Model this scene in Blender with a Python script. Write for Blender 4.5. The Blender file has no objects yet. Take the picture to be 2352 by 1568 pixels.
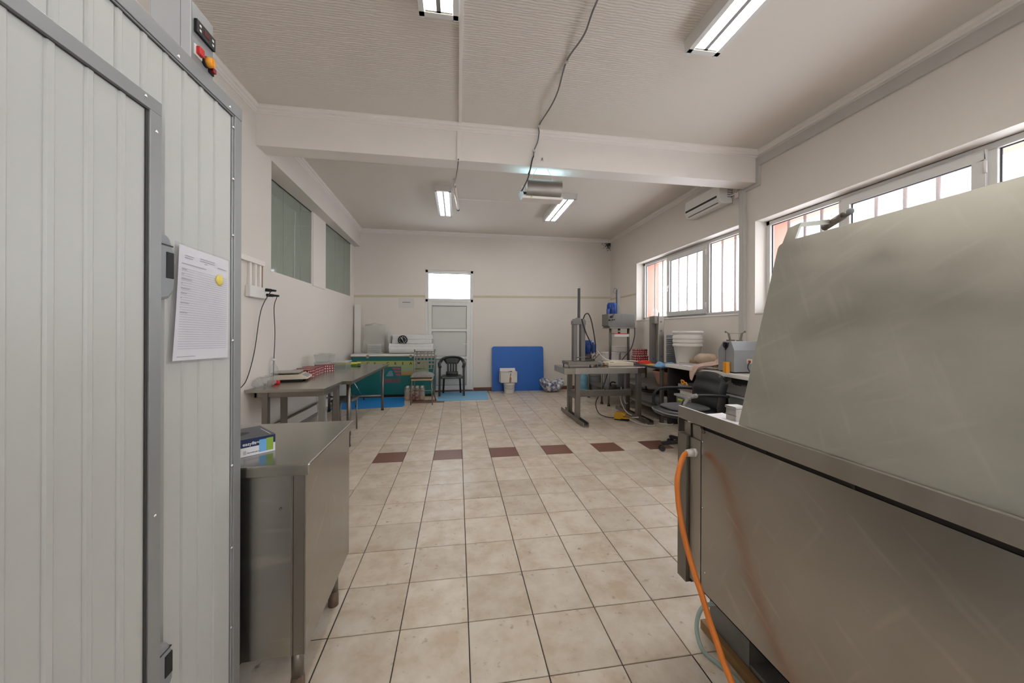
import bpy, math, random
from mathutils import Vector, Matrix
random.seed(7)
C = bpy.context.scene.collection
SC = bpy.context.scene
PI = math.pi
# ------------------------------------------------------------------ camera, world, exposure
H = 1.332
cam_data = bpy.data.cameras.new('camera'); cam = bpy.data.objects.new('camera', cam_data); C.objects.link(cam)
YAW, ROLL = 0.1514, 0.0037
_r = Vector((math.cos(YAW), -math.sin(YAW), 0)); _f = Vector((math.sin(YAW), math.cos(YAW), 0)); _u = Vector((0, 0, 1))
_R = _r*math.cos(ROLL) + _u*math.sin(ROLL); _U = _u*math.cos(ROLL) - _r*math.sin(ROLL)
cam.matrix_world = Matrix(((_R.x, _U.x, -_f.x, 0), (_R.y, _U.y, -_f.y, 0), (_R.z, _U.z, -_f.z, H), (0, 0, 0, 1)))
cam_data.sensor_width = 36.0; cam_data.lens = 816.0/2352*36.0
cam_data.shift_y = -22.05/2352; cam_data.clip_start = 0.02
SC.camera = cam
SC.view_settings.view_transform = 'Standard'; SC.view_settings.look = 'None'
SC.view_settings.exposure = 0.90; SC.view_settings.gamma = 1.0
SC.view_settings.use_curve_mapping = False
world = bpy.data.worlds.new('overcast sky'); SC.world = world; world.use_nodes = True
wb = world.node_tree.nodes['Background']
wb.inputs['Color'].default_value = (0.93, 0.97, 1.0, 1); wb.inputs['Strength'].default_value = 3.6
LAMP = 25.0           # emission of the fluorescent tubes

# ------------------------------------------------------------------ materials
MATS = {}
def lin(c): return tuple(((x/12.92) if x <= 0.04045 else ((x+0.055)/1.055)**2.4) for x in c)
def rgb(r, g, b): return lin((r/255, g/255, b/255))
def mat(name, col, rough=0.5, metal=0.0, var=0.0, scale=8.0, bump=0.0, bscale=60.0, stretch=None, alpha=1.0, trans=0.0, emit=0.0, coat=0.0, spec=0.5, rvar=0.0, coords='Object'):
    if name in MATS: return MATS[name]
    m = bpy.data.materials.new(name); m.use_nodes = True
    nt = m.node_tree; N = nt.nodes; L = nt.links; p = N['Principled BSDF']
    p.inputs['Base Color'].default_value = (*col, 1); p.inputs['Roughness'].default_value = rough
    p.inputs['Metallic'].default_value = metal; p.inputs['Alpha'].default_value = alpha
    p.inputs['Transmission Weight'].default_value = trans; p.inputs['Coat Weight'].default_value = coat
    p.inputs['Specular IOR Level'].default_value = spec
    if emit: p.inputs['Emission Color'].default_value = (*col, 1); p.inputs['Emission Strength'].default_value = emit
    tc = N.new('ShaderNodeTexCoord'); mp = N.new('ShaderNodeMapping')
    if coords == 'World':
        g = N.new('ShaderNodeNewGeometry'); L.new(g.outputs['Position'], mp.inputs['Vector'])
    else: L.new(tc.outputs[coords], mp.inputs['Vector'])
    if stretch: mp.inputs['Scale'].default_value = stretch
    nz = N.new('ShaderNodeTexNoise'); nz.inputs['Scale'].default_value = scale; nz.inputs['Detail'].default_value = 5
    L.new(mp.outputs['Vector'], nz.inputs['Vector'])
    if var:
        mx = N.new('ShaderNodeMix'); mx.data_type = 'RGBA'
        mx.inputs['A'].default_value = (*[c*(1-var) for c in col], 1); mx.inputs['B'].default_value = (*[min(1, c*(1+var)) for c in col], 1)
        L.new(nz.outputs['Fac'], mx.inputs['Factor']); L.new(mx.outputs['Result'], p.inputs['Base Color'])
    if rvar:
        mr = N.new('ShaderNodeMapRange'); mr.inputs['To Min'].default_value = max(0.02, rough-rvar); mr.inputs['To Max'].default_value = rough+rvar
        mr.inputs['From Min'].default_value = 0.3; mr.inputs['From Max'].default_value = 0.7
        L.new(nz.outputs['Fac'], mr.inputs['Value']); L.new(mr.outputs['Result'], p.inputs['Roughness'])
    if bump:
        n2 = N.new('ShaderNodeTexNoise'); n2.inputs['Scale'].default_value = bscale; n2.inputs['Detail'].default_value = 4
        L.new(mp.outputs['Vector'], n2.inputs['Vector'])
        b = N.new('ShaderNodeBump'); b.inputs['Strength'].default_value = bump; b.inputs['Distance'].default_value = 0.004
        L.new(n2.outputs['Fac'], b.inputs['Height']); L.new(b.outputs['Normal'], p.inputs['Normal'])
    m.diffuse_color = (*col, 1); MATS[name] = m
    return m
def glassy(name, col, transp=0.8, rough=0.05, milky=0.0):
    """clear film / glass: transparent body with a Fresnel gloss, optionally milky"""
    if name in MATS: return MATS[name]
    m = bpy.data.materials.new(name); m.use_nodes = True; nt = m.node_tree; N = nt.nodes; L = nt.links
    for n in list(N): N.remove(n)
    out = N.new('ShaderNodeOutputMaterial'); t = N.new('ShaderNodeBsdfTransparent'); t.inputs['Color'].default_value = (*col, 1)
    d = N.new('ShaderNodeBsdfDiffuse'); d.inputs['Color'].default_value = (*col, 1)
    tl = N.new('ShaderNodeBsdfTranslucent'); tl.inputs['Color'].default_value = (*col, 1)
    g = N.new('ShaderNodeBsdfGlossy'); g.inputs['Roughness'].default_value = rough
    md = N.new('ShaderNodeMixShader'); md.inputs['Fac'].default_value = 0.5; L.new(d.outputs[0], md.inputs[1]); L.new(tl.outputs[0], md.inputs[2])
    m1 = N.new('ShaderNodeMixShader'); m1.inputs['Fac'].default_value = 1-transp; L.new(t.outputs[0], m1.inputs[1]); L.new(md.outputs[0], m1.inputs[2])
    lw = N.new('ShaderNodeLayerWeight'); pw = N.new('ShaderNodeMath'); pw.operation = 'POWER'; pw.inputs[1].default_value = 4.0; L.new(lw.outputs['Facing'], pw.inputs[0])
    fr = N.new('ShaderNodeMath'); fr.operation = 'MULTIPLY_ADD'; fr.inputs[1].default_value = 0.55; fr.inputs[2].default_value = 0.03; L.new(pw.outputs[0], fr.inputs[0])
    m2 = N.new('ShaderNodeMixShader'); L.new(fr.outputs[0], m2.inputs['Fac']); L.new(m1.outputs[0], m2.inputs[1]); L.new(g.outputs[0], m2.inputs[2])
    L.new(m2.outputs[0], out.inputs['Surface']); MATS[name] = m
    return m

W_COL = (0.71, 0.655, 0.60)
def wall_material(name, stain=None):
    m = mat(name, W_COL, 0.62, 0, 0.05, 0.9, 0.10, 40, coords='World')
    if stain:
        nt = m.node_tree; N = nt.nodes; L = nt.links; p = N['Principled BSDF']
        g = N.new('ShaderNodeNewGeometry'); ds = N.new('ShaderNodeVectorMath'); ds.operation = 'SUBTRACT'
        ds.inputs[1].default_value = stain; L.new(g.outputs['Position'], ds.inputs[0])
        sc = N.new('ShaderNodeVectorMath'); sc.operation = 'MULTIPLY'; sc.inputs[1].default_value = (2.6, 4, 3.6); L.new(ds.outputs[0], sc.inputs[0])
        ln = N.new('ShaderNodeVectorMath'); ln.operation = 'LENGTH'; L.new(sc.outputs[0], ln.inputs[0])
        nz = N.new('ShaderNodeTexNoise'); nz.inputs['Scale'].default_value = 34; nz.inputs['Detail'].default_value = 6; L.new(g.outputs['Position'], nz.inputs['Vector'])
        ad = N.new('ShaderNodeMath'); ad.operation = 'MULTIPLY_ADD'; ad.inputs[1].default_value = 1.6; L.new(nz.outputs['Fac'], ad.inputs[0]); L.new(ln.outputs['Value'], ad.inputs[2])
        mr = N.new('ShaderNodeMapRange'); mr.inputs['From Min'].default_value = 1.05; mr.inputs['From Max'].default_value = 1.45; L.new(ad.outputs[0], mr.inputs['Value'])
        mx = N.new('ShaderNodeMix'); mx.data_type = 'RGBA'; mx.inputs['A'].default_value = (0.03, 0.025, 0.02, 1)
        src = p.inputs['Base Color'].links[0].from_socket
        L.new(src, mx.inputs['B']); L.new(mr.outputs[0], mx.inputs['Factor']); L.new(mx.outputs['Result'], p.inputs['Base Color'])
    return m
M_WALL = wall_material('painted plaster'); M_WALLB = wall_material('painted plaster with mould spot', (3.62, 8.05, 3.45))
M_TRIM = mat('white painted moulding', (0.79, 0.735, 0.69), 0.5, 0, 0.04, 3)
M_CEIL = mat('ceiling board', (0.71, 0.655, 0.595), 0.7, 0, 0.03, 1.2, coords='World')
def ceil_grooves():
    nt = M_CEIL.node_tree; N = nt.nodes; L = nt.links; p = N['Principled BSDF']
    g = N.new('ShaderNodeNewGeometry'); mp = N.new('ShaderNodeMapping'); L.new(g.outputs['Position'], mp.inputs['Vector'])
    mp.inputs['Scale'].default_value = (0.35, 1, 1)
    w = N.new('ShaderNodeTexWave'); w.wave_type = 'BANDS'; w.bands_direction = 'Y'; w.inputs['Scale'].default_value = 15.0
    w.inputs['Distortion'].default_value = 5.0; w.inputs['Detail'].default_value = 4; w.inputs['Detail Scale'].default_value = 1.6
    L.new(mp.outputs[0], w.inputs['Vector'])
    b = N.new('ShaderNodeBump'); b.inputs['Strength'].default_value = 0.5; b.inputs['Distance'].default_value = 0.008
    sx = N.new('ShaderNodeSeparateXYZ'); L.new(g.outputs['Position'], sx.inputs[0]); mr = N.new('ShaderNodeMapRange'); mr.inputs['From Min'].default_value = 1.2; mr.inputs['From Max'].default_value = 2.0; mr.inputs['To Min'].default_value = 1.0; mr.inputs['To Max'].default_value = 0.0; L.new(sx.outputs['X'], mr.inputs['Value'])
    ym = N.new('ShaderNodeMapRange'); ym.inputs['From Min'].default_value = 2.9; ym.inputs['From Max'].default_value = 3.6; ym.inputs['To Min'].default_value = 1.0; ym.inputs['To Max'].default_value = 0.1; L.new(sx.outputs['Y'], ym.inputs['Value'])
    m1 = N.new('ShaderNodeMath'); m1.operation = 'MULTIPLY'; L.new(mr.outputs[0], m1.inputs[0]); L.new(ym.outputs[0], m1.inputs[1]); m2 = N.new('ShaderNodeMath'); m2.operation = 'MULTIPLY'; L.new(m1.outputs[0], m2.inputs[0]); L.new(w.outputs['Fac'], m2.inputs[1])
    L.new(m2.outputs[0], b.inputs['Height']); L.new(b.outputs['Normal'], p.inputs['Normal'])
ceil_grooves()
M_PVC = mat('white window plastic', (0.70, 0.69, 0.67), 0.35, 0, 0.03, 5)
M_DOORP = mat('white door panel', (0.60, 0.59, 0.57), 0.4, 0, 0.03, 5)
M_GASKET = mat('dark gasket', (0.035, 0.03, 0.03), 0.6, 0, 0.2, 30)
M_SHEET = mat('white coated sheet steel', (0.50, 0.50, 0.475), 0.38, 0, 0.04, 2.5, rvar=0.06)
M_ANGLE = mat('grey aluminium angle', (0.30, 0.305, 0.305), 0.42, 0.35, 0.08, 3)
M_HANDLE = mat('grey plastic', (0.24, 0.25, 0.26), 0.45, 0, 0.08, 12)
M_SCREW = mat('shiny screw', (0.75, 0.75, 0.73), 0.25, 1.0, 0.1, 20)
def steel(name, col=(0.41, 0.385, 0.35), rough=0.40, st=(7, 7, 1), var=0.10, bump=0.02, rvar=0.06, sc=2.2):
    return mat(name, col, rough, 1.0, var, sc, bump, 60, stretch=st, rvar=rvar, coords='World')
M_STEEL = steel('brushed stainless steel'); M_STEELH = steel('brushed steel worktop', (0.38, 0.36, 0.325), 0.25, (3, 1, 3), 0.08, 0.0, 0.0, 1.6)
M_LID = steel('scuffed stainless lid', (0.43, 0.42, 0.37), 0.42, (1.2, 1.0, 1.7), 0.30, 0.04, 0.10, 4.0)
M_STEELD = steel('dull steel tube', (0.25, 0.228, 0.205), 0.42, (7, 7, 1))
def scratched(m, rot, amount=0.25, density=0.66, length=0.9):
    # straight light scuff streaks: a noise stretched along one direction, kept only where it peaks
    nt = m.node_tree; N = nt.nodes; L = nt.links; p = N['Principled BSDF']; g = N.new('ShaderNodeNewGeometry'); prev = p.inputs['Base Color'].links[0].from_socket
    mp = N.new('ShaderNodeMapping'); mp.vector_type = 'TEXTURE'; mp.inputs['Rotation'].default_value = rot; mp.inputs['Scale'].default_value = (0.5, length, 0.055) if abs(rot[0]) > 0 else (length, 0.055, 0.5)
    L.new(g.outputs['Position'], mp.inputs['Vector'])
    n = N.new('ShaderNodeTexNoise'); n.inputs['Scale'].default_value = 2.0; n.inputs['Detail'].default_value = 1.5; n.inputs['Roughness'].default_value = 0.5; L.new(mp.outputs[0], n.inputs['Vector'])
    r = N.new('ShaderNodeMapRange'); r.inputs['From Min'].default_value = density; r.inputs['From Max'].default_value = density+0.16; r.inputs['To Max'].default_value = amount; L.new(n.outputs['Fac'], r.inputs['Value'])
    mx = N.new('ShaderNodeMix'); mx.data_type = 'RGBA'; mx.inputs['B'].default_value = (0.70, 0.67, 0.62, 1); L.new(prev, mx.inputs['A']); L.new(r.outputs[0], mx.inputs['Factor']); L.new(mx.outputs['Result'], p.inputs['Base Color'])
M_PANEL = steel('smooth scratched steel panel', (0.38, 0.365, 0.338), 0.262, (1.5, 1.5, 2.0), 0.12, 0.0, 0.0, 2.4); scratched(M_PANEL, (0.62, 0, 0), 0.22, 0.62, 0.5); scratched(M_PANEL, (-1.1, 0, 0), 0.18, 0.63, 0.4); scratched(M_LID, (1.1, 0, 0), 0.16, 0.60, 0.5); scratched(M_LID, (-0.5, 0, 0), 0.14, 0.60, 0.4); scratched(M_STEELH, (0, 0, 0.6), 0.15, 0.62, 0.5)
M_MATT = mat('matt grey steel', (0.17, 0.158, 0.145), 0.5, 0.55, 0.12, 4, stretch=(4, 4, 1), coords='World')
M_CHROME = mat('chrome', (0.62, 0.62, 0.62), 0.16, 1.0, 0.08, 12)
M_RUST = mat('rusty foot', (0.19, 0.13, 0.09), 0.6, 0.3, 0.45, 30)
M_BLACK = mat('black plastic', (0.014, 0.014, 0.015), 0.5, 0, 0.3, 20, spec=0.3)
M_RUBBER = mat('black rubber', (0.02, 0.02, 0.02), 0.6, 0, 0.3, 20)
M_LEATHER = mat('black leather', (0.014, 0.014, 0.015), 0.32, 0, 0.3, 14, 0.35, 60)
M_MESH = mat('grey seat fabric', (0.09, 0.09, 0.095), 0.85, 0, 0.5, 160, 0.5, 200)
M_CABLE = mat('black cable', (0.02, 0.02, 0.02), 0.5, 0, 0.2, 20); M_WCABLE = mat('white cable', (0.68, 0.65, 0.60), 0.45, 0, 0.06, 20)
M_GCABLE = mat('grey cable', (0.16, 0.15, 0.14), 0.5, 0, 0.2, 20)
M_MOTOR = mat('blue motor enamel', (0.012, 0.055, 0.26), 0.35, 0, 0.25, 14)
M_TEAL = mat('teal freezer enamel', (0.006, 0.125, 0.115), 0.42, 0, 0.15, 3)
M_BOARD = mat('blue plastic board', (0.015, 0.12, 0.46), 0.5, 0, 0.08, 2.5)
M_MATB = mat('blue floor mat', (0.01, 0.20, 0.56), 0.5, 0, 0.1, 4); M_MATL = mat('light blue doormat', (0.19, 0.42, 0.64), 0.6, 0, 0.07, 4)
M_WHITEP = mat('white plastic', (0.74, 0.72, 0.68), 0.42, 0, 0.05, 8); M_FOAM = mat('white foam sheet', (0.72, 0.71, 0.70), 0.8, 0, 0.05, 20, 0.2, 80)
M_PAPER = mat('white paper', (0.78, 0.76, 0.79), 0.7, 0, 0.03, 12); M_INK = mat('grey print', (0.16, 0.16, 0.19), 0.7, 0, 0.2, 60)
M_FILM = glassy('clear plastic film', (0.93, 0.94, 0.93), 0.80, 0.10); M_CLEAR = glassy('clear plastic tub', (0.90, 0.92, 0.91), 0.74, 0.08)
M_PET = glassy('clear bottle plastic', (0.92, 0.94, 0.94), 0.80, 0.06)
M_MILKY = glassy('milky plastic', (0.86, 0.86, 0.85), 0.22, 0.2)
M_GLASS = glassy('frosted window glass', (0.97, 0.98, 1.0), 0.985, 0.06)
M_GLASSI = glassy('interior glazing', (0.80, 0.84, 0.80), 0.75, 0.05)
M_DPLAST = mat('dark green chair plastic', (0.010, 0.014, 0.012), 0.3, 0, 0.25, 9)
M_WOOD = mat('brown timber', (0.30, 0.165, 0.065), 0.6, 0, 0.35, 14, 0.15, 40, stretch=(1, 0.12, 1)); M_PALEW = mat('pale plywood', (0.52, 0.38, 0.24), 0.6, 0, 0.2, 14, stretch=(0.2, 1, 1))
M_ORANGE = mat('orange hose', (0.78, 0.22, 0.03), 0.42, 0, 0.08, 20); M_YEL = mat('yellow pedal enamel', (0.55, 0.30, 0.015), 0.42, 0, 0.12, 12)
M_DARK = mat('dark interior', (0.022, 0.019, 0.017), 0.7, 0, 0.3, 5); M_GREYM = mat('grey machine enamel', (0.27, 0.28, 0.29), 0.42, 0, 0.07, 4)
M_STONE = mat('dark grey painted base', (0.17, 0.165, 0.155), 0.5, 0, 0.45, 6, 0.1, 30)
M_RED = mat('red plastic', (0.55, 0.012, 0.015), 0.35, 0, 0.1, 12); M_AMBER = mat('amber knob', (0.85, 0.36, 0.03), 0.35, 0, 0.06, 12)
M_CREAM = mat('cream plastic box', (0.62, 0.54, 0.42), 0.5, 0, 0.06, 12); M_PINK = mat('pink plastic basin', (0.55, 0.30, 0.21), 0.5, 0, 0.06, 8)
M_CLOTH = mat('beige cotton cloth', (0.62, 0.45, 0.37), 0.9, 0, 0.12, 8, 0.3, 120); M_CLOTH2 = mat('sand cotton cloth', (0.58, 0.46, 0.34), 0.9, 0, 0.18, 8, 0.3, 120)
M_BLUEC = mat('light blue plastic bag', (0.16, 0.36, 0.62), 0.45, 0, 0.3, 14); M_REDC = mat('red and yellow cloth', (0.6, 0.02, 0.02), 0.85, 0, 0.2, 14)
M_YELC = mat('yellow cloth', (0.65, 0.40, 0.06), 0.85, 0, 0.2, 14); M_LIME = mat('lime handle', (0.42, 0.50, 0.02), 0.45, 0, 0.08, 12)
M_BRASS = mat('dull bronze', (0.20, 0.18, 0.13), 0.45, 0.8, 0.3, 20); M_CARD = mat('brown cardboard', (0.28, 0.17, 0.09), 0.8, 0, 0.15, 14)
M_WCARD = mat('white carton', (0.64, 0.61, 0.57), 0.75, 0, 0.06, 10); M_GCARD = mat('grey carton', (0.22, 0.20, 0.19), 0.75, 0, 0.1, 10)
M_GREYP = mat('grey translucent plastic', (0.24, 0.25, 0.26), 0.4, 0, 0.1, 8); M_JUG = mat('blue water jug', (0.14, 0.34, 0.47), 0.3, 0, 0.35, 7)
M_CUSH = mat('grey patterned cushion', (0.21, 0.21, 0.20), 0.9, 0, 0.6, 60, 0.3, 120)
M_EXT = mat('orange exterior render', (0.46, 0.22, 0.16), 0.8, 0, 0.12, 8); M_BAR = mat('grey window bar', (0.42, 0.39, 0.385), 0.5, 0.1, 0.1, 20)
M_BROWNT = mat('brown floor tile', (0.165, 0.066, 0.042), 0.38, 0, 0.16, 8, 0.05, 40, coords='World')
M_GROUT = mat('dark tile grout', (0.055, 0.045, 0.037), 0.8, 0, 0.25, 30, coords='World')
M_TAPE = mat('yellowed paint line', (0.56, 0.49, 0.35), 0.6, 0, 0.12, 9)
M_TUBE = mat('fluorescent tube', (1.0, 0.97, 0.92), 0.3, emit=LAMP); M_UV = mat('blue white tube', (0.52, 0.86, 1.0), 0.3, emit=11.0)
M_REFL = mat('white lamp reflector', (0.86, 0.86, 0.84), 0.35, 0, 0.02, 5)
M_HOSEG = glassy('clear green tubing', (0.66, 0.78, 0.76), 0.45, 0.08)
M_BACKSH = mat('olive grey ribbed sheet', (0.62, 0.61, 0.54), 0.4, 0, 0.15, 2.0)
def tile_material():
    m = bpy.data.materials.new('beige stone tile'); m.use_nodes = True; nt = m.node_tree; N = nt.nodes; L = nt.links; p = N['Principled BSDF']
    g = N.new('ShaderNodeNewGeometry'); oi = N.new('ShaderNodeObjectInfo')
    off = N.new('ShaderNodeVectorMath'); off.operation = 'MULTIPLY_ADD'
    cb = N.new('ShaderNodeCombineXYZ')
    for k in range(3): L.new(oi.outputs['Random'], cb.inputs[k])
    off.inputs[1].default_value = (37, 53, 71); L.new(cb.outputs[0], off.inputs[0]); L.new(g.outputs['Position'], off.inputs[2])
    n1 = N.new('ShaderNodeTexNoise'); n1.inputs['Scale'].default_value = 7; n1.inputs['Detail'].default_value = 7; n1.inputs['Roughness'].default_value = 0.62; L.new(off.outputs[0], n1.inputs['Vector'])
    r1 = N.new('ShaderNodeValToRGB'); e = r1.color_ramp.elements
    e[0].position = 0.34; e[0].color = (0.465, 0.37, 0.275, 1); e[1].position = 0.62; e[1].color = (0.60, 0.535, 0.455, 1)
    q = e.new(0.48); q.color = (0.545, 0.46, 0.37, 1)
    L.new(n1.outputs['Fac'], r1.inputs['Fac'])
    n2 = N.new('ShaderNodeTexNoise'); n2.inputs['Scale'].default_value = 26; n2.inputs['Detail'].default_value = 8; L.new(off.outputs[0], n2.inputs['Vector'])
    mr = N.new('ShaderNodeMapRange'); mr.inputs['From Min'].default_value = 0.24; mr.inputs['From Max'].default_value = 0.36; L.new(n2.outputs['Fac'], mr.inputs['Value'])
    mx = N.new('ShaderNodeMix'); mx.data_type = 'RGBA'; mx.blend_type = 'MIX'; mx.inputs['A'].default_value = (0.30, 0.24, 0.18, 1)
    L.new(mr.outputs[0], mx.inputs['Factor']); L.new(r1.outputs['Color'], mx.inputs['B'])
    hv = N.new('ShaderNodeHueSaturation'); L.new(mx.outputs['Result'], hv.inputs['Color'])
    vr = N.new('ShaderNodeMapRange'); vr.inputs['To Min'].default_value = 0.92; vr.inputs['To Max'].default_value = 1.08; L.new(oi.outputs['Random'], vr.inputs['Value']); L.new(vr.outputs[0], hv.inputs['Value'])
    L.new(hv.outputs['Color'], p.inputs['Base Color'])
    rr = N.new('ShaderNodeMapRange'); rr.inputs['To Min'].default_value = 0.285; rr.inputs['To Max'].default_value = 0.40; L.new(n1.outputs['Fac'], rr.inputs['Value']); L.new(rr.outputs[0], p.inputs['Roughness'])
    b = N.new('ShaderNodeBump'); b.inputs['Strength'].default_value = 0.12; b.inputs['Distance'].default_value = 0.002; L.new(n1.outputs['Fac'], b.inputs['Height']); L.new(b.outputs['Normal'], p.inputs['Normal'])
    return m
M_TILE = tile_material()
def dots_material():
    m = bpy.data.materials.new('red dotted carton'); m.use_nodes = True; nt = m.node_tree; N = nt.nodes; L = nt.links; p = N['Principled BSDF']
    tc = N.new('ShaderNodeTexCoord'); v = N.new('ShaderNodeTexVoronoi'); v.inputs['Scale'].default_value = 1/0.034; v.inputs['Randomness'].default_value = 0.12
    L.new(tc.outputs['Object'], v.inputs['Vector'])
    mr = N.new('ShaderNodeMapRange'); mr.inputs['From Min'].default_value = 0.25; mr.inputs['From Max'].default_value = 0.29; L.new(v.outputs['Distance'], mr.inputs['Value'])
    mx = N.new('ShaderNodeMix'); mx.data_type = 'RGBA'; mx.inputs['A'].default_value = (0.75, 0.70, 0.62, 1); mx.inputs['B'].default_value = (0.19, 0.006, 0.01, 1)
    L.new(mr.outputs[0], mx.inputs['Factor']); L.new(mx.outputs['Result'], p.inputs['Base Color']); p.inputs['Roughness'].default_value = 0.3
    return m
M_DOTS = dots_material()
def pack_material(name, a, b, c, sc):
    m = bpy.data.materials.new(name); m.use_nodes = True; nt = m.node_tree; N = nt.nodes; L = nt.links; p = N['Principled BSDF']
    tc = N.new('ShaderNodeTexCoord'); n = N.new('ShaderNodeTexNoise'); n.inputs['Scale'].default_value = sc; n.inputs['Detail'].default_value = 5; L.new(tc.outputs['Object'], n.inputs['Vector'])
    r = N.new('ShaderNodeValToRGB'); e = r.color_ramp.elements; e[0].position = 0.38; e[0].color = (*a, 1); e[1].position = 0.62; e[1].color = (*c, 1); q = e.new(0.5); q.color = (*b, 1)
    L.new(n.outputs['Fac'], r.inputs['Fac']); L.new(r.outputs['Color'], p.inputs['Base Color']); p.inputs['Roughness'].default_value = 0.25
    bp = N.new('ShaderNodeBump'); bp.inputs['Strength'].default_value = 0.5; bp.inputs['Distance'].default_value = 0.01; L.new(n.outputs['Fac'], bp.inputs['Height']); L.new(bp.outputs['Normal'], p.inputs['Normal'])
    return m
M_PACK = pack_material('film over printed paper', (0.10, 0.12, 0.20), (0.33, 0.34, 0.40), (0.72, 0.72, 0.74), 14)

# ------------------------------------------------------------------ mesh builder
def sm(pts, n=6):
    """Catmull-Rom through the points"""
    P = [Vector(p) for p in pts]; P = [P[0]*2-P[1]] + P + [P[-1]*2-P[-2]]; out = []
    for i in range(1, len(P)-2):
        for k in range(n):
            t = k/n; a, b, c, d = P[i-1], P[i], P[i+1], P[i+2]
            out.append(0.5*((2*b) + (c-a)*t + (2*a-5*b+4*c-d)*t*t + (3*b-a-3*c+d)*t**3))
    out.append(P[-2]); return out
class B:
    def __init__(s): s.v = []; s.f = []; s.s = []
    def add(s, vs, fs, smooth=False):
        o = len(s.v); s.v += [tuple(v) for v in vs]; s.f += [tuple(i+o for i in f) for f in fs]; s.s += [smooth]*len(fs); return s
    def box(s, x0, x1, y0, y1, z0, z1):
        return s.add([(x0,y0,z0),(x1,y0,z0),(x1,y1,z0),(x0,y1,z0),(x0,y0,z1),(x1,y0,z1),(x1,y1,z1),(x0,y1,z1)],
                     [(3,2,1,0),(4,5,6,7),(0,1,5,4),(1,2,6,5),(2,3,7,6),(3,0,4,7)])
    def obox(s, c, ax, ay, az):
        c, ax, ay, az = map(Vector, (c, ax, ay, az)); q = lambda i, j, k: c+ax*i+ay*j+az*k
        if ax.cross(ay).dot(az) < 0: ay = -ay
        return s.add([q(-1,-1,-1),q(1,-1,-1),q(1,1,-1),q(-1,1,-1),q(-1,-1,1),q(1,-1,1),q(1,1,1),q(-1,1,1)],
                     [(3,2,1,0),(4,5,6,7),(0,1,5,4),(1,2,6,5),(2,3,7,6),(3,0,4,7)])
    def bar(s, p0, p1, w, h=None, up=(0,0,1)):
        p0, p1 = Vector(p0), Vector(p1); d = (p1-p0); l = d.length/2; d.normalize(); u = Vector(up)
        if abs(u.dot(d)) > 0.95: u = Vector((1,0,0))
        a = d.cross(u).normalized(); u = a.cross(d)
        return s.obox((p0+p1)/2, d*l, a*(w/2), u*((h or w)/2))
    def cyl(s, p0, p1, r0, r1=None, n=12, caps=True):
        r1 = r0 if r1 is None else r1; p0, p1 = Vector(p0), Vector(p1); d = (p1-p0).normalized()
        a = d.orthogonal().normalized(); b = d.cross(a); vs = []
        for p, r in ((p0, r0), (p1, r1)):
            for k in range(n): t = 2*PI*k/n; vs.append(p+(a*math.cos(t)+b*math.sin(t))*r)
        s.add(vs, [(k, (k+1) % n, n+(k+1) % n, n+k) for k in range(n)], True)
        if caps: s.add(vs, [tuple(range(n-1, -1, -1)), tuple(range(n, 2*n))])
        return s
    def tube(s, pts, r, n=8, smooth=5, rs=None):
        P = sm(pts, smooth) if smooth else [Vector(p) for p in pts]; N = len(P); vs = []; pa = None
        for i, p in enumerate(P):
            d = (P[min(i+1, N-1)]-P[max(i-1, 0)]).normalized()
            a = d.orthogonal().normalized() if pa is None else (pa-d*pa.dot(d)).normalized(); pa = a; b = d.cross(a)
            rr = r if rs is None else rs[0]+(rs[1]-rs[0])*i/(N-1)
            for k in range(n): t = 2*PI*k/n; vs.append(p+(a*math.cos(t)+b*math.sin(t))*rr)
        fs = [(i*n+k, i*n+(k+1) % n, (i+1)*n+(k+1) % n, (i+1)*n+k) for i in range(N-1) for k in range(n)]
        s.add(vs, fs, True); s.add(vs[:n], [tuple(range(n-1, -1, -1))]); s.add(vs[-n:], [tuple(range(n))]); return s
    def lathe(s, prof, c=(0,0,0), n=24, axis='z', close=False):
        vs = []; c = Vector(c)
        for r, z in prof:
            for k in range(n):
                t = 2*PI*k/n; a, b = r*math.cos(t), r*math.sin(t)
                vs.append(c+Vector({'z': (a, b, z), 'x': (z, a, b), 'y': (b, z, a)}[axis]))
        m = len(prof)
        return s.add(vs, [(i*n+k, i*n+(k+1) % n, (i+1)*n+(k+1) % n, (i+1)*n+k) for i in range(m-1) for k in range(n)], True)
    def prism(s, poly, a0, a1, axis='x'):
        """extrude a 2-D polygon; axis x: (y,z), y: (x,z), z: (x,y)"""
        n = len(poly); f = {'x': lambda p, a: (a, p[0], p[1]), 'y': lambda p, a: (p[0], a, p[1]), 'z': lambda p, a: (p[0], p[1], a)}[axis]
        vs = [f(p, a0) for p in poly]+[f(p, a1) for p in poly]
        return s.add(vs, [tuple(range(n-1, -1, -1)), tuple(range(n, 2*n))]+[(k, (k+1) % n, n+(k+1) % n, n+k) for k in range(n)])
    def quad(s, *p): return s.add(p, [tuple(range(len(p)))])
    def sph(s, c, r, n=10, sc=(1,1,1)):
        c = Vector(c); m = n//2+1; vs = []
        for i in range(m+1):
            ph = PI*i/m
            for k in range(n): t = 2*PI*k/n; vs.append(c+Vector((math.sin(ph)*math.cos(t)*sc[0], math.sin(ph)*math.sin(t)*sc[1], math.cos(ph)*sc[2]))*r)
        return s.add(vs, [(i*n+k, (i+1)*n+k, (i+1)*n+(k+1) % n, i*n+(k+1) % n) for i in range(m) for k in range(n)], True)
    def grid(s, fn, nu, nv, smooth=True):
        vs = [fn(i/nu, j/nv) for i in range(nu+1) for j in range(nv+1)]
        return s.add(vs, [(i*(nv+1)+j, (i+1)*(nv+1)+j, (i+1)*(nv+1)+j+1, i*(nv+1)+j+1) for i in range(nu) for j in range(nv)], smooth)

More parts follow.
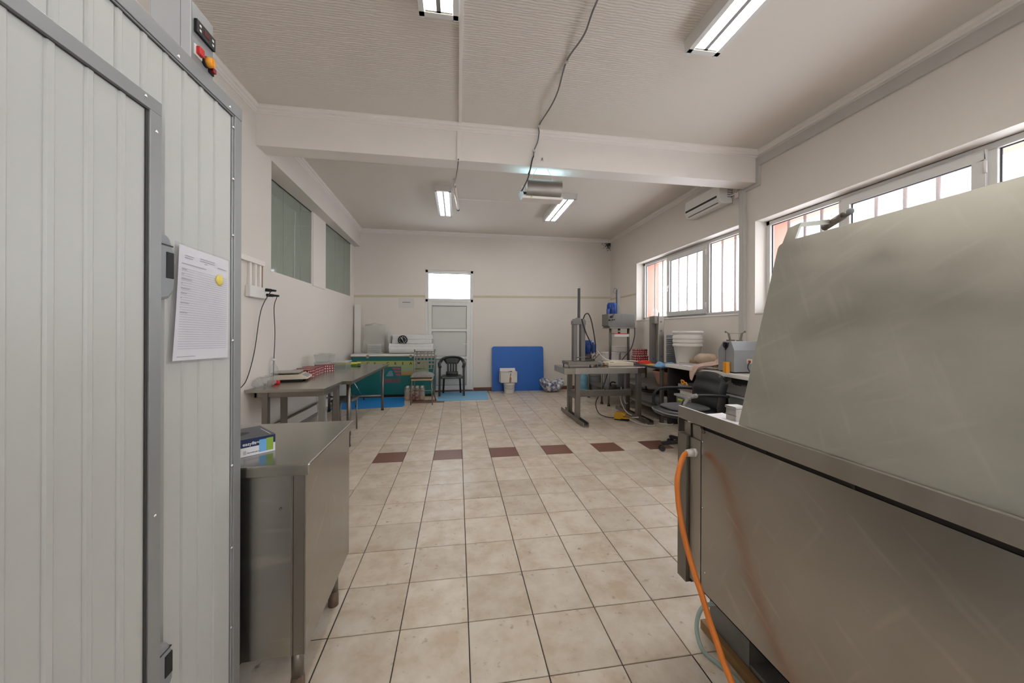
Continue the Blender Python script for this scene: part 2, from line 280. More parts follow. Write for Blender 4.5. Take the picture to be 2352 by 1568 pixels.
def mk(name, b, m, off=(0,0,0)):
    me = bpy.data.meshes.new(name); o = Vector(off)
    me.from_pydata([tuple(Vector(v)-o) for v in b.v], [], b.f); me.polygons.foreach_set('use_smooth', b.s)
    me.materials.append(m); me.update(); return me
def fix(me):
    import bmesh
    bm = bmesh.new(); bm.from_mesh(me); bmesh.ops.remove_doubles(bm, verts=bm.verts, dist=1e-5); bmesh.ops.recalc_face_normals(bm, faces=bm.faces); bm.to_mesh(me); bm.free()
def obj(name, b, m, parent=None, bevel=0.0, thick=0.0, label=None, local=False):
    """one mesh object; world coordinates are rebased on the thing it belongs to"""
    if parent is None:
        xs = [v[0] for v in b.v]; ys = [v[1] for v in b.v]; zs = [v[2] for v in b.v]
        off = ((min(xs)+max(xs))/2, (min(ys)+max(ys))/2, min(zs))
    else:
        off = (0,0,0)
        if not local:
            q = parent
            while q is not None: off = tuple(Vector(off)+q.location); q = q.parent
    me = mk(name, b, m, off); fix(me)
    o = bpy.data.objects.new(name, me); C.objects.link(o)
    if parent is None: o.location = off
    else: o.parent = parent
    if thick:
        md = o.modifiers.new('solidify', 'SOLIDIFY'); md.thickness = thick; md.offset = 0
    if bevel:
        md = o.modifiers.new('bevel', 'BEVEL'); md.width = bevel; md.segments = 2; md.limit_method = 'ANGLE'; md.angle_limit = math.radians(40)
    if label: o['label'] = label
    return o
def tag(o, label, cat, group=None):
    o['label'] = label; o['category'] = cat
    if group: o['group'] = group
    return o
def thing(name, label, cat, loc, rz=0.0, group=None):
    o = bpy.data.objects.new(name, None); C.objects.link(o); o.location = loc; o.rotation_euler = (0,0,rz); o.empty_display_size = 0.05
    return tag(o, label, cat, group)
def struct(name, b, m, parent=None, **k):
    o = obj(name, b, m, parent, **k)
    if parent is None: o['kind'] = 'structure'
    return o
def copy_thing(root, loc, label, rz=None):
    r = root.copy(); C.objects.link(r); r.location = loc; r['label'] = label
    if rz is not None: r.rotation_euler = (0,0,rz)
    for ch in list(root.children):
        c = ch.copy(); C.objects.link(c); c.parent = r
        for g in list(ch.children):
            d = g.copy(); C.objects.link(d); d.parent = c
    return r
def text(name, s, size, m, parent, loc, rot, depth=0.0006, align='CENTER', sx=1.0, font=None):
    cu = bpy.data.curves.new(name, 'FONT'); cu.body = s; cu.size = size; cu.extrude = depth; cu.align_x = align; cu.align_y = 'CENTER'; cu.offset = size*0.015
    t = bpy.data.objects.new(name, cu); C.objects.link(t)
    dg = bpy.context.evaluated_depsgraph_get(); me = bpy.data.meshes.new_from_object(t.evaluated_get(dg)); bpy.data.objects.remove(t)
    me.materials.clear(); me.materials.append(m)
    o = bpy.data.objects.new(name, me); C.objects.link(o); o.parent = parent
    q = parent; off = Vector((0,0,0))
    while q is not None: off += q.location; q = q.parent
    o.location = Vector(loc)-off; o.rotation_euler = rot; o.scale = (sx, 1, 1)
    return o
# ================================================================== THE ROOM
XR, YB, ZC = 3.61, 8.05, 3.54          # right wall, back wall, ceiling
XL, XP = -2.205, -1.97                 # left wall (recessed part), near left wall / pillar
YN = -3.0                              # wall behind the camera
T = 0.303; TX, TY = 0.0527, 2.5518     # tile pitch and one tile corner
b = B(); b.box(-2.6, 3.95, YN-0.2, 8.3, -0.12, -0.006)
floor = struct('floor', b, M_GROUT)
def tile_mesh(name, m):
    h = T/2-0.0022; c = 0.0016
    b = B(); b.add([(-h,-h,-.006),(h,-h,-.006),(h,h,-.006),(-h,h,-.006),(-h,-h,-c),(h,-h,-c),(h,h,-c),(-h,h,-c),(-h+c,-h+c,0),(h-c,-h+c,0),(h-c,h-c,0),(-h+c,h-c,0)],
        [(0,1,5,4),(1,2,6,5),(2,3,7,6),(3,0,4,7),(4,5,9,8),(5,6,10,9),(6,7,11,10),(7,4,8,11),(8,9,10,11)])
    me = mk(name, b, m); return me
ME_T, ME_TB = tile_mesh('tile', M_TILE), tile_mesh('tile', M_BROWNT)
cells = []
for i in range(-8, 12):
    for j in range(-18, 19):
        x, y = TX+(i+0.5)*T, TY+(j+0.5)*T
        if not (XL-0.05 < x < XR+0.1 and YN < y < YB+0.1): continue
        d = y*0.9886+x*0.1508
        u = (x*0.9886-y*0.1508)/d if d > 0.3 else 9
        inv = d > 0.5 and abs(u) < 1.5
        hid = (x < -0.6 and y < 2.0) or (x > 1.1 and y < 1.45) or (y < 1.15) or (x > 2.95 and y > 2.6) or (x < -1.5 and y < 4.6) or (-2.2 < x < -0.6 and y > 7.5) or (-0.4 < x < 0.69 and 6.95 < y)
        cells.append((0 if (inv and not hid) else 1, d, i, j, x, y))
cells.sort()
b = B()
for n, (rank, d, i, j, x, y) in enumerate(cells):
    brown = (j == 4 and i % 2 == 1) or (j == 14 and -3 <= i <= 2) or (i == 2 and 14 <= j <= 17)
    if n < 300 and rank == 0:
        o = bpy.data.objects.new('brown_tile' if brown else 'tile', ME_TB if brown else ME_T); C.objects.link(o); o.parent = floor; o.location = Vector((x, y, 0))-floor.location
        if brown: o['label'] = 'brown floor tile'
    else:
        h = T/2-0.0022; b.add([(x-h,y-h,0),(x+h,y-h,0),(x+h,y+h,0),(x-h,y+h,0)], [(0,1,2,3)])
o = obj('far_tiles', b, M_TILE, floor); o['kind'] = 'stuff'
b = B(); b.box(0.665, 0.678, 6.93, 8.0, 0, 0.004); b.box(-0.60, 0.678, 6.917, 6.93, 0, 0.004)
obj('threshold_trim', b, M_CHROME, floor)
# --- back wall with the door opening
DX0, DX1, DZ = -0.714, 0.342, 2.70
b = B(); b.box(-2.6, DX0, YB, YB+0.22, 0, ZC); b.box(DX1, XR+0.5, YB, YB+0.22, 0, ZC); b.box(DX0, DX1, YB, YB+0.22, DZ, ZC)
struct('wall_back', b, M_WALLB)
b = B(); b.box(DX1+0.01, 0.76, YB-0.012, YB, 0, 0.075); b.box(1.96, XR, YB-0.012, YB, 0, 0.075); struct('baseboard_back', b, M_BROWNT)
b = B(); b.box(-2.195, -2.195+0.010, 4.14, YB, 0, 0.05); struct('baseboard_left', b, M_GCARD)
# --- right wall with window openings
W1 = (4.115, 6.80, 1.58, 2.735); W2 = (0.55, 3.868, 1.58, 2.70); W3_FILL = (-2.6, -0.1, 1.58, 2.70)  # the last opening is added behind the camera for more daylight
def wall_x(b, x0, x1, y0, y1, z1, ops):
    ops = sorted(ops); y = y0
    for (a, c, lo, hi) in ops:
        b.box(x0, x1, y, a, 0, z1); b.box(x0, x1, a, c, 0, lo); b.box(x0, x1, a, c, hi, z1); y = c
    b.box(x0, x1, y, y1, 0, z1); return b
struct('wall_right', wall_x(B(), XR, XR+0.20, YN, YB+0.22, ZC, [W1, W2, W3_FILL]), M_WALL)
struct('trim_exterior', wall_x(B(), XR+0.215, XR+0.50, YN, YB+0.22, ZC, [W1, W2, W3_FILL]), M_EXT)
RW_FILL = (0.4, 3.0, 1.35, 2.75)  # opening added in the unseen rear wall to let in fill light
b = B(); b.box(-2.6, RW_FILL[0], YN-0.2, YN, 0, ZC); b.box(RW_FILL[1], XR+0.5, YN-0.2, YN, 0, ZC); b.box(RW_FILL[0], RW_FILL[1], YN-0.2, YN, 0, RW_FILL[2]); b.box(RW_FILL[0], RW_FILL[1], YN-0.2, YN, RW_FILL[3], ZC); struct('wall_rear', b, M_WALL)
# --- left wall: near part and pillar, recessed part with two glazed openings, sloping soffit above it
G1 = (4.45, 5.84, 2.05, 3.172); G2 = (6.36, 7.83, 2.06, 3.172)
b = wall_x(B(), -2.45, XL, 4.13, YB, 3.20, [G1, G2])
b.box(-2.45, XP, YN, 4.13, 0, ZC)
b.prism([(-2.45, 4.13), (-1.972, 4.13), (-2.085, YB), (-2.45, YB)], 3.153, ZC, 'z')
b.box(XL, XL+0.012, 5.842, 6.36, 2.03, 3.153)
struct('wall_left', b, M_WALL)
b = B(); b.box(-2.6, XR+0.5, YN-0.2, YB+0.22, ZC, ZC+0.12); struct('ceiling', b, M_CEIL)
BY0, BY1, BZ = 3.83, 4.03, 3.157
b = B(); b.box(XP-0.2, XR, BY0, BY1, BZ, ZC); struct('ceiling_beam', b, M_TRIM)
# --- crown mouldings (stepped profile), one piece per wall
PR = [(0, 0), (0.006, 0), (0.010, 0.012), (0.022, 0.018), (0.028, 0.034), (0.044, 0.042), (0.050, 0.060), (0.050, 0.075), (0, 0.075)]
def crown(n, side, a0, a1, x):
    b = B(); z = ZC-0.075
    if side == 'y-': b.prism([(x-p, z+q) for p, q in PR], a0, a1, 'x')
    elif side == 'y+': b.prism([(x+p, z+q) for p, q in PR], a0, a1, 'x')
    elif side == 'x+': b.prism([(x+p, z+q) for p, q in PR], a0, a1, 'y')
    else: b.prism([(x-p, z+q) for p, q in PR], a0, a1, 'y')
    struct('trim_%d' % n, b, M_TRIM)
crown(1, 'y-', XP, XR, BY0); crown(2, 'x+', YN, BY0, XP); crown(3, 'x-', YN, BY0, XR)
crown(4, 'y+', XP-0.05, XR, BY1); crown(5, 'y-', -2.08, XR, YB); crown(6, 'x-', BY1, YB, XR)
b = B()
def crown_skew():
    n = len(PR); z = ZC-0.075; A = [(-1.975+p, BY1, z+q) for p, q in PR]; D = [(-2.085+p, YB, z+q) for p, q in PR]
    b.add(A+D, [tuple(range(n)), tuple(range(2*n-1, n-1, -1))]+[(k, n+k, n+(k+1) % n, (k+1) % n) for k in range(n)])
crown_skew(); struct('trim_7', b, M_TRIM)
# --- cable trunking on right wall and ceiling
M_TRUNK = mat('grey white trunking', (0.52, 0.50, 0.47), 0.5, 0, 0.05, 4)
b = B(); b.box(XR-0.028, XR, YN, BY0, 3.35, 3.455); struct('trim_8', b, M_TRUNK, bevel=0.004)
b = B(); b.box(XR-0.035, XR, BY0-0.045, BY0, BZ-0.02, 3.455); struct('trim_9', b, M_TRUNK, bevel=0.004)
b = B(); b.box(XR-0.03, XR, BY0-0.045, BY1+0.06, BZ-0.045, BZ-0.003); struct('trim_10', b, M_TRUNK, bevel=0.004)
b = B(); b.box(XR-0.035, XR, 3.992, 4.085, 0, BZ-0.045); b.box(XR-0.039, XR-0.035, 4.02, 4.058, 0, BZ-0.045); struct('trim_11', b, M_TRUNK, bevel=0.004)
b = B(); b.box(0.0, 0.032, -2.0, BY0-0.055, ZC-0.018, ZC); struct('trim_12', b, M_TRIM, bevel=0.003)
b = B(); b.box(-0.016, 0.016, BY0-0.014, BY0, BZ-0.012, ZC-0.08); struct('trim_13', b, M_TRIM, bevel=0.003)
b = B(); b.box(-0.1, 1.62, 5.93, 5.955, ZC-0.012, ZC); struct('trim_14', b, M_TRIM)
# --- painted line round the lower wall
b = B(); b.obox((-1.46, YB-0.002, 2.100), (0.745, 0, 0.012), (0, 0.002, 0), (0, 0, 0.025)); struct('trim_15', b, M_TAPE)
b = B(); b.obox((1.985, YB-0.002, 2.140), (1.64, 0, 0.016), (0, 0.002, 0), (0, 0, 0.025)); b.box(XR-0.004, XR, 6.82, YB, 2.10, 2.138); struct('trim_16', b, M_TAPE)
# --- windows in the right wall
def window(n, y0, y1, z0, z1, posts, sash):
    """posts: y positions of mullion centres; sash: index of the opening light"""
    x = XR+0.155; f = 0.052
    b = B(); b.box(x, x+0.06, y0, y1, z0, z0+f); b.box(x, x+0.06, y0, y1, z1-f, z1); b.box(x, x+0.06, y0, y0+f, z0, z1); b.box(x, x+0.06, y1-f, y1, z0, z1)
    w = struct('window_%d' % n, b, M_PVC, bevel=0.006)
    ed = [y0+f]+[p for p in sorted(posts)]+[y1-f]
    for p in posts:
        b = B(); b.box(x+0.004, x+0.056, p-0.028, p+0.028, z0+f, z1-f); obj('mullion', b, M_PVC, w, bevel=0.004)
    for k in range(len(ed)-1):
        a = ed[k]+(0.028 if k else 0); c = ed[k+1]-(0.028 if k < len(ed)-2 else 0); lo, hi = z0+f, z1-f; xx = x+0.03
        if k == sash:
            b = B(); s = 0.062
            b.box(x-0.022, x+0.03, a-0.012, c+0.012, lo-0.012, lo+s); b.box(x-0.022, x+0.03, a-0.012, c+0.012, hi-s, hi+0.012)
            b.box(x-0.022, x+0.03, a-0.012, a+s, lo+s, hi-s); b.box(x-0.022, x+0.03, c-s, c+0.012, lo+s, hi-s)
            sh = obj('sash', b, M_PVC, w, bevel=0.006); a += s; c -= s; lo += s; hi -= s; xx = x+0.005
            b = B()
            for zz in (lo+0.02, hi-0.10): b.cyl((x-0.024, a-s-0.012, zz), (x-0.024, a-s-0.012, zz+0.085), 0.011, n=8)
            obj('hinge', b, M_WHITEP, sh)
            b = B(); b.box(x-0.036, x-0.02, c+0.012, c+0.036, (lo+hi)/2-0.03, (lo+hi)/2+0.03); b.box(x-0.05, x-0.036, c+0.014, c+0.032, (lo+hi)/2-0.09, (lo+hi)/2+0.012); obj('window_handle', b, M_WHITEP, sh, bevel=0.004)
        b = B(); g = 0.007
        b.box(xx, xx+0.012, a, c, lo, lo+g); b.box(xx, xx+0.012, a, c, hi-g, hi); b.box(xx, xx+0.012, a, a+g, lo, hi); b.box(xx, xx+0.012, c-g, c, lo, hi); obj('gasket', b, M_GASKET, w)
        b = B(); b.box(xx+0.003, xx+0.009, a+0.002, c-0.002, lo+0.002, hi-0.002); obj('pane', b, M_GLASS, w)
    b = B(); b.box(XR-0.012, x, y0-0.02, y1+0.0, z0-0.02, z0); obj('window_sill', b, M_TRIM, w, bevel=0.005)
    return w
w1 = window(1, W1[0], W1[1], W1[2], W1[3], [4.91, 5.965], 1)
w2 = window(2, W2[0], W2[1], W2[2], W2[3], [1.995, 3.0], 1)
b = B()
for x0, x1, z0, z1 in ((RW_FILL[0], RW_FILL[1], RW_FILL[2], RW_FILL[2]+0.06), (RW_FILL[0], RW_FILL[1], RW_FILL[3]-0.06, RW_FILL[3]), (RW_FILL[0], RW_FILL[0]+0.06, RW_FILL[2], RW_FILL[3]), (RW_FILL[1]-0.06, RW_FILL[1], RW_FILL[2], RW_FILL[3]), (1.66, 1.74, RW_FILL[2], RW_FILL[3])): b.box(x0, x1, YN-0.12, YN-0.06, z0, z1)
w6_fill = struct('window_6', b, M_PVC)  # added window out of view, a source of fill from behind
for x0, x1 in ((RW_FILL[0]+0.06, 1.66), (1.74, RW_FILL[1]-0.06)):
    b = B(); b.box(x0, x1, YN-0.095, YN-0.09, RW_FILL[2]+0.06, RW_FILL[3]-0.06); obj('pane', b, M_GLASS, w6_fill)
w3_fill = window(3, W3_FILL[0], W3_FILL[1], W3_FILL[2], W3_FILL[3], [-1.35], 9)  # unseen extra window, added to brighten the room
for w, ys in ((w1, (4.30, 4.54, 4.79, 5.09, 5.36, 5.61, 5.85, 6.09, 6.36, 6.63)), (w2, (0.85, 1.10, 1.35, 1.6, 1.86, 2.11, 2.37, 2.59, 2.81, 3.05, 3.32, 3.51, 3.71)), (w3_fill, (-2.3, -1.9, -1.5, -1.1, -0.7, -0.4))):
    z0, z1 = (1.575, 2.74)
    for y in ys:
        b = B(); b.cyl((XR+0.31, y, z0), (XR+0.31, y, z1), 0.0155, n=8); obj('window_bar', b, M_BAR, w)
# --- interior glazing on the left
for n, g in ((4, G1), (5, G2)):
    b = B(); x = XL-0.008
    b.box(x-0.03, x+0.006, g[0], g[1], g[2]-0.03, g[2]); b.box(x-0.03, x+0.006, g[0], g[1], g[3]-0.015, g[3]); b.box(x-0.03, x+0.010, g[1]-0.025, g[1]+0.03, g[2], g[3]); b.box(x-0.03, x+0.006, g[0], g[0]+0.02, g[2], g[3])
    w = struct('window_%d' % n, b, M_TRIM)
    ys = [g[0]+0.02, g[0]+(g[1]-g[0])*0.36, g[0]+(g[1]-g[0])*0.72, g[1]-0.025]
    for k in range(3):
        b = B(); b.box(x-0.010, x-0.004, ys[k]+0.001, ys[k+1]-0.001, g[2], g[3]-0.015); obj('pane', b, M_GLASSI, w)
    b = B()
    pts = []; yy = g[0]-0.3; k = 0
    while yy < g[1]+0.05: pts.append((-2.456+(0.006 if k % 2 else 0), yy)); yy += 0.045; k += 1
    pts += [(-2.50, pts[-1][1]), (-2.50, pts[0][1])]
    b.prism(pts, g[2]-0.4, g[3]+0.1, 'z'); obj('ribbed_sheet', b, M_BACKSH, w)
    b = B(); b.box(x-0.004, x+0.003, g[0], g[1], g[3]-0.03, g[3]-0.015); obj('gasket', b, M_GASKET, w)
# --- back door with transom light
y = YB+0.005
b = B(); f = 0.062
b.box(DX0, DX0+f, y, y+0.08, 0, DZ); b.box(DX1-f, DX1, y, y+0.08, 0, DZ); b.box(DX0, DX1, y, y+0.08, DZ-f, DZ); b.box(DX0, DX1, y, y+0.08, 1.99, 2.06)
door = struct('door_1', b, M_PVC, bevel=0.006)
b = B(); a, c = DX0+f, DX1-f
b.box(a, c, y+0.03, y+0.045, 2.06, 2.07); b.box(a, c, y+0.03, y+0.045, DZ-f-0.012, DZ-f); b.box(a, a+0.008, y+0.03, y+0.045, 2.06, DZ-f); b.box(c-0.008, c, y+0.03, y+0.045, 2.06, DZ-f); obj('gasket', b, M_GASKET, door)
b = B(); b.box(a+0.002, c-0.002, y+0.034, y+0.04, 2.062, DZ-f-0.002); obj('pane', b, M_GLASS, door)
b = B(); s = 0.085
b.box(a, a+s, y-0.012, y+0.05, 0.03, 1.985); b.box(c-s, c, y-0.012, y+0.05, 0.03, 1.985)
for z0, z1 in ((0.03, 0.135), (0.72, 0.78), (1.335, 1.40), (1.91, 1.985)): b.box(a+s, c-s, y-0.012, y+0.05, z0, z1)
leaf = obj('door_leaf', b, M_PVC, door, bevel=0.005)
for z0, z1 in ((0.135, 0.72), (0.78, 1.335), (1.40, 1.91)):
    b = B(); b.box(a+s, c-s, y+0.012, y+0.03, z0, z1); obj('panel', b, M_DOORP, leaf)
    b = B(); g = 0.006; b.box(a+s, c-s, y+0.002, y+0.012, z0, z0+g); b.box(a+s, c-s, y+0.002, y+0.012, z1-g, z1); b.box(a+s, a+s+g, y+0.002, y+0.012, z0, z1); b.box(c-s-g, c-s, y+0.002, y+0.012, z0, z1); obj('gasket', b, M_GASKET, leaf)
b = B(); b.box(c-0.06, c-0.028, y-0.022, y-0.012, 0.93, 1.12); b.bar((c-0.044, y-0.045, 1.06), (c-0.16, y-0.045, 1.06), 0.018); b.cyl((c-0.044, y-0.045, 1.06), (c-0.044, y-0.015, 1.06), 0.009); obj('door_handle', b, M_WHITEP, leaf)
b = B(); b.box(-0.714, 0.342, YB-0.02, YB+0.09, 0, 0.028); obj('door_threshold', b, M_BROWNT, door)
# ================================================================== CEILING THINGS
def lamp(x0, x1, y0, y1, label, louvre):
    zb, zt = 3.452, ZC; w = 0.034
    t = thing('ceiling_light', label, 'ceiling light', ((x0+x1)/2, (y0+y1)/2, zb), 0, 'fluorescent ceiling lights')
    b = B(); b.prism([(x0-0.014, zt), (x0-0.002, zb), (x0+w, zb), (x0+w, zb+0.008), (x0+0.01, zb+0.008), (x0+0.004, zt)], y0-0.012, y1+0.012, 'y')
    b.prism([(x1+0.014, zt), (x1+0.002, zb), (x1-w, zb), (x1-w, zb+0.008), (x1-0.01, zb+0.008), (x1-0.004, zt)], y0-0.012, y1+0.012, 'y')
    b.prism([(y0-0.014, zt), (y0-0.002, zb), (y0+w, zb), (y0+w, zb+0.008), (y0+0.01, zb+0.008), (y0+0.004, zt)], x0, x1, 'x')
    b.prism([(y1+0.014, zt), (y1+0.002, zb), (y1-w, zb), (y1-w, zb+0.008), (y1-0.01, zb+0.008), (y1-0.004, zt)], x0, x1, 'x')
    obj('housing', b, M_PVC, t)
    b = B(); b.quad((x0+0.006, y0+0.006, zt-0.004), (x0+0.006, y1-0.006, zt-0.004), (x1-0.006, y1-0.006, zt-0.004), (x1-0.006, y0+0.006, zt-0.004))
    b.quad((x0+0.007, y0, zt-0.004), (x0+0.012, y0, zb+0.009), (x0+0.012, y1, zb+0.009), (x0+0.007, y1, zt-0.004)); b.quad((x1-0.007, y0, zt-0.004), (x1-0.012, y0, zb+0.009), (x1-0.012, y1, zb+0.009), (x1-0.007, y1, zt-0.004))
    obj('reflector', b, M_REFL, t)
    for xx in (x0+(x1-x0)*0.27, x0+(x1-x0)*0.73):
        b = B(); b.cyl((xx, y0+0.05, zb+0.020), (xx, y1-0.05, zb+0.020), 0.014, n=10); obj('tube', b, M_TUBE, t)
    xm = (x0+x1)/2; b = B(); b.prism([(xm-0.014, zb+0.004), (xm+0.014, zb+0.004), (xm, zb+0.05)], y0+0.03, y1-0.03, 'y'); obj('centre_bar', b, M_ANGLE, t)
    for k in range(louvre):
        yy = y0+(k+0.5)*(y1-y0)/louvre; b = B(); b.box(x0+0.03, x1-0.03, yy-0.0015, yy+0.0015, zb+0.036, zb+0.054); obj('louvre_blade', b, M_CHROME, t)
    for yy in (y0+0.035, y1-0.035):
        b = B(); b.box(x0+0.04, x1-0.04, yy-0.012, yy+0.012, zb+0.004, zt-0.004); obj('lamp_holder', b, M_WHITEP, t)
    return t
lamp(-0.262, -0.004, 1.22, 2.452, 'fluorescent ceiling light at the top edge of the photo, left of the hanging cable', 2)
lamp(1.705, 1.965, 1.22, 2.462, 'large glowing fluorescent light on the near ceiling towards the right wall', 2)
lamp(-0.352, -0.108, 5.455, 6.665, 'fluorescent light on the far ceiling beside the short angled pipe', 12)
lamp(1.605, 1.868, 5.455, 6.64, 'fluorescent light on the far ceiling just behind the insect trap', 12)
lamp(-0.262, -0.004, -2.2, -0.97, 'added fluorescent fill light, unseen behind the camera on the left', 2)  # lamp added behind the camera as fill
lamp(1.705, 1.965, -2.2, -0.97, 'added fluorescent fill light, unseen behind the camera on the right', 2)  # second added fill lamp, also out of view
b = B(); b.cyl((-0.048, 5.10, 3.38), (-0.004, 6.25, 3.46), 0.022, n=10); b.cyl((-0.004, 6.25, 3.46), (-0.004, 6.27, 3.53), 0.012, n=8); b.cyl((-0.06, 5.13, 3.40), (-0.05, 5.2, ZC), 0.008, n=6)
b.cyl((-0.09, 5.35, 3.47), (-0.02, 5.75, 3.42), 0.014, n=8)
t = tag(obj('conduit_pipe', b, M_TRIM), 'short white conduit pipe hanging at an angle beside the far left lamp', 'pipe')
b = B(); b.cyl((-0.004, 6.24, 3.455), (-0.003, 6.265, 3.458), 0.026, n=10); obj('pipe_cap', b, M_BLACK, t)
b = B(); b.tube([(0.0, BY0-0.03, BZ+0.0), (-0.01, 4.0, 3.14), (-0.035, 4.5, 3.22), (-0.05, 5.0, 3.36), (-0.048, 5.1, 3.38)], 0.006); tag(obj('lamp_cable', b, M_GCABLE), 'thin grey cable from the beam conduit to the angled pipe', 'cable')
# insect trap
t = thing('insect_trap', 'hanging insect trap with curved metal reflector under the ceiling beam', 'insect trap', (0.95, 3.93, 2.83))
prof = [(3.915, 3.050), (3.890, 3.035), (3.868, 3.008), (3.855, 2.975), (3.851, 2.940), (3.856, 2.905), (3.868, 2.875), (3.885, 2.848)]
pf = sm([(0, p[0], p[1]) for p in prof], 3)
b = B(); b.grid(lambda u, v: (0.765+0.40*v-0.022*u, pf[round(u*(len(pf)-1))][1], pf[round(u*(len(pf)-1))][2]), len(pf)-1, 2, smooth=False); obj('shield', b, M_STEELD, t, thick=0.003)
b = B(); b.box(0.70, 1.165, 3.855, 4.0, 2.812, 2.840); obj('tray', b, M_TRIM, t, bevel=0.004)
b = B(); b.box(0.715, 1.155, 3.994, 4.0, 2.84, 3.0); obj('back_plate', b, M_TRIM, t)
for k, (yy, zz) in enumerate(((3.915, 2.92), (3.955, 2.955))):
    b = B(); b.cyl((0.765, yy, zz), (1.14, yy, zz), 0.012, n=10); obj('tube', b, M_UV, t)
for x0 in (0.752, 1.14):
    b = B(); b.box(x0, x0+0.013, 3.90, 3.99, 2.84, 2.99); obj('tube_holder', b, M_TRIM, t)
b = B(); b.sph((0.80, 3.852, 2.828), 0.009, 8, (1.2, 0.4, 0.7)); obj('indicator', b, M_LIME, t)
b = B(); b.lathe([(0.0, -0.085), (0.010, -0.07), (0.032, -0.01), (0.026, 0.012), (0, 0.014)], (0.685, 3.87, 2.865), 12); obj('end_cap', b, mat('pale glowing cap', (0.55, 0.68, 0.72), 0.3, 0, 0.2, 40), t)
b = B(); b.cyl((0.705, 3.87, 2.87), (0.745, 3.87, 2.872), 0.014, n=8); obj('plug', b, M_BLACK, t)
for xx in (0.80, 1.10):
    b = B(); b.cyl((0.911, BY0-0.014, 3.237), (xx, 3.985, 3.045), 0.0022, n=5); obj('hanging_wire', b, M_GCABLE, t)
b = B(); b.cyl((0.911, BY0, 3.237), (0.911, BY0-0.02, 3.24), 0.005, n=6); b.sph((0.911, BY0-0.02, 3.24), 0.008, 8); obj('hook', b, M_STEELD, t)
b = B(); b.tube([(0.94, 1.6, ZC-0.03), (0.90, 2.232, 3.515), (0.905, 2.489, 3.505), (0.865, 2.785, 3.53), (0.885, 3.1, 3.505), (0.876, 3.324, 3.50), (0.85, 3.70, 3.535), (0.865, BY0-0.06, 3.50), (0.86, BY0-0.012, 3.42), (0.822, BY0-0.012, 3.326), (0.815, BY0-0.012, 3.26)], 0.0065, 7)
cab = tag(obj('ceiling_cable', b, M_GCABLE), 'grey cable sagging along the ceiling and down the beam', 'cable')
for p in ((0.865, 2.785, 3.53), (0.85, 3.70, 3.53), (0.818, BY0-0.012, 3.315)):
    b = B(); b.obox(p, (0.012, 0, 0), (0, 0.012, 0), (0, 0, 0.012)); obj('cable_clip', b, M_TRUNK, cab)
b = B(); b.tube([(0.815, BY0-0.012, 3.26), (0.80, BY0-0.016, 3.22), (0.78, 3.82, 3.12), (0.755, 3.83, 3.02), (0.70, 3.85, 2.90), (0.675, 3.86, 2.87), (0.70, 3.87, 2.88), (0.72, 3.87, 2.872)], 0.0075, 7); b.tube([(0.795, BY0-0.018, 3.21), (0.775, 3.80, 3.11), (0.752, 3.80, 3.05)], 0.006, 6)
tag(obj('trap_cable', b, M_CABLE), 'black cable with taped joint running down to the insect trap', 'cable')
# air conditioner
t = thing('air_conditioner', 'white wall split air conditioner high on the right wall above the far window', 'air conditioner', (3.5, 4.55, 3.05))
y0, y1 = 4.23, 4.945
PA = [(3.61, 3.06), (3.47, 3.048), (3.425, 3.072), (3.405, 3.12), (3.405, 3.29), (3.43, 3.33), (3.61, 3.335)]
b = B(); b.prism(PA, y0, y1, 'y'); obj('body', b, M_WHITEP, t, bevel=0.012)
b = B(); b.obox((3.4035, (y0+y1)/2+0.01, 3.145), (0.002, 0, 0), (0, 0.325, 0), (0, 0, 0.014)); obj('air_slot', b, M_BLACK, t)
b = B(); b.obox((3.412, (y0+y1)/2, 3.098), (0.006, 0, -0.002), (0, 0.31, 0), (0.006, 0, 0.024)); obj('louvre_flap', b, M_PVC, t, bevel=0.003)
b = B(); b.obox((3.432, (y0+y1)/2, 3.066), (0.004, 0, -0.002), (0, 0.31, 0), (0.002, 0, 0.003)); obj('flap_gap', b, M_GASKET, t)
for k in range(5):
    b = B(); b.box(3.53, 3.60, y0-0.001, y0+0.003, 3.13+0.03*k, 3.142+0.03*k); obj('side_vent', b, M_GCARD, t)
b = B(); b.tube([(3.58, y0+0.02, 3.16), (3.585, y0-0.05, 3.15), (3.59, y0-0.09, 3.19), (3.595, y0-0.13, 3.24)], 0.012, 7); b.tube([(3.585, y0+0.01, 3.13), (3.59, y0-0.035, 3.10), (3.592, y0-0.03, 3.0)], 0.006, 6)
obj('pipe', b, M_WCABLE, t)
b = B(); b.box(3.575, 3.61, 4.10, 4.165, 3.09, 3.155); tag(obj('junction_box', b, M_TRIM, bevel=0.005), 'small white junction box beside the air conditioner', 'box')

# ================================================================== COLD ROOM (left foreground)
CX, CY, CZ = -0.735, 1.335, 2.085
t = thing('cold_room', 'white ribbed-panel walk-in cold room with grey metal edges at left', 'cold room', (-1.3, 0.2, 0))
b = B(); b.box(-1.9, CX-0.012, -1.3, CY-0.012, 0.02, CZ-0.012); obj('insulated_body', b, M_SHEET, t)
def ribbed(y0, y1, z0, z1, x, pitch, first):
    pts = [(x-0.008, y0), (x, y0)]; y = first
    while y > y0+pitch: y -= pitch
    while y < y1-0.02:
        pts += [(x, y-0.003), (x-0.0035, y), (x+0.0025, y+0.004), (x+0.0025, y+0.014), (x, y+0.018)]; y += pitch
    pts += [(x, y1), (x-0.008, y1)]
    b = B(); b.prism(pts, z0, z1, 'z'); return b
obj('ribbed_wall_sheet', ribbed(-1.3, 1.285, 0.05, 2.036, CX, 0.0632, 1.268), M_SHEET, t)
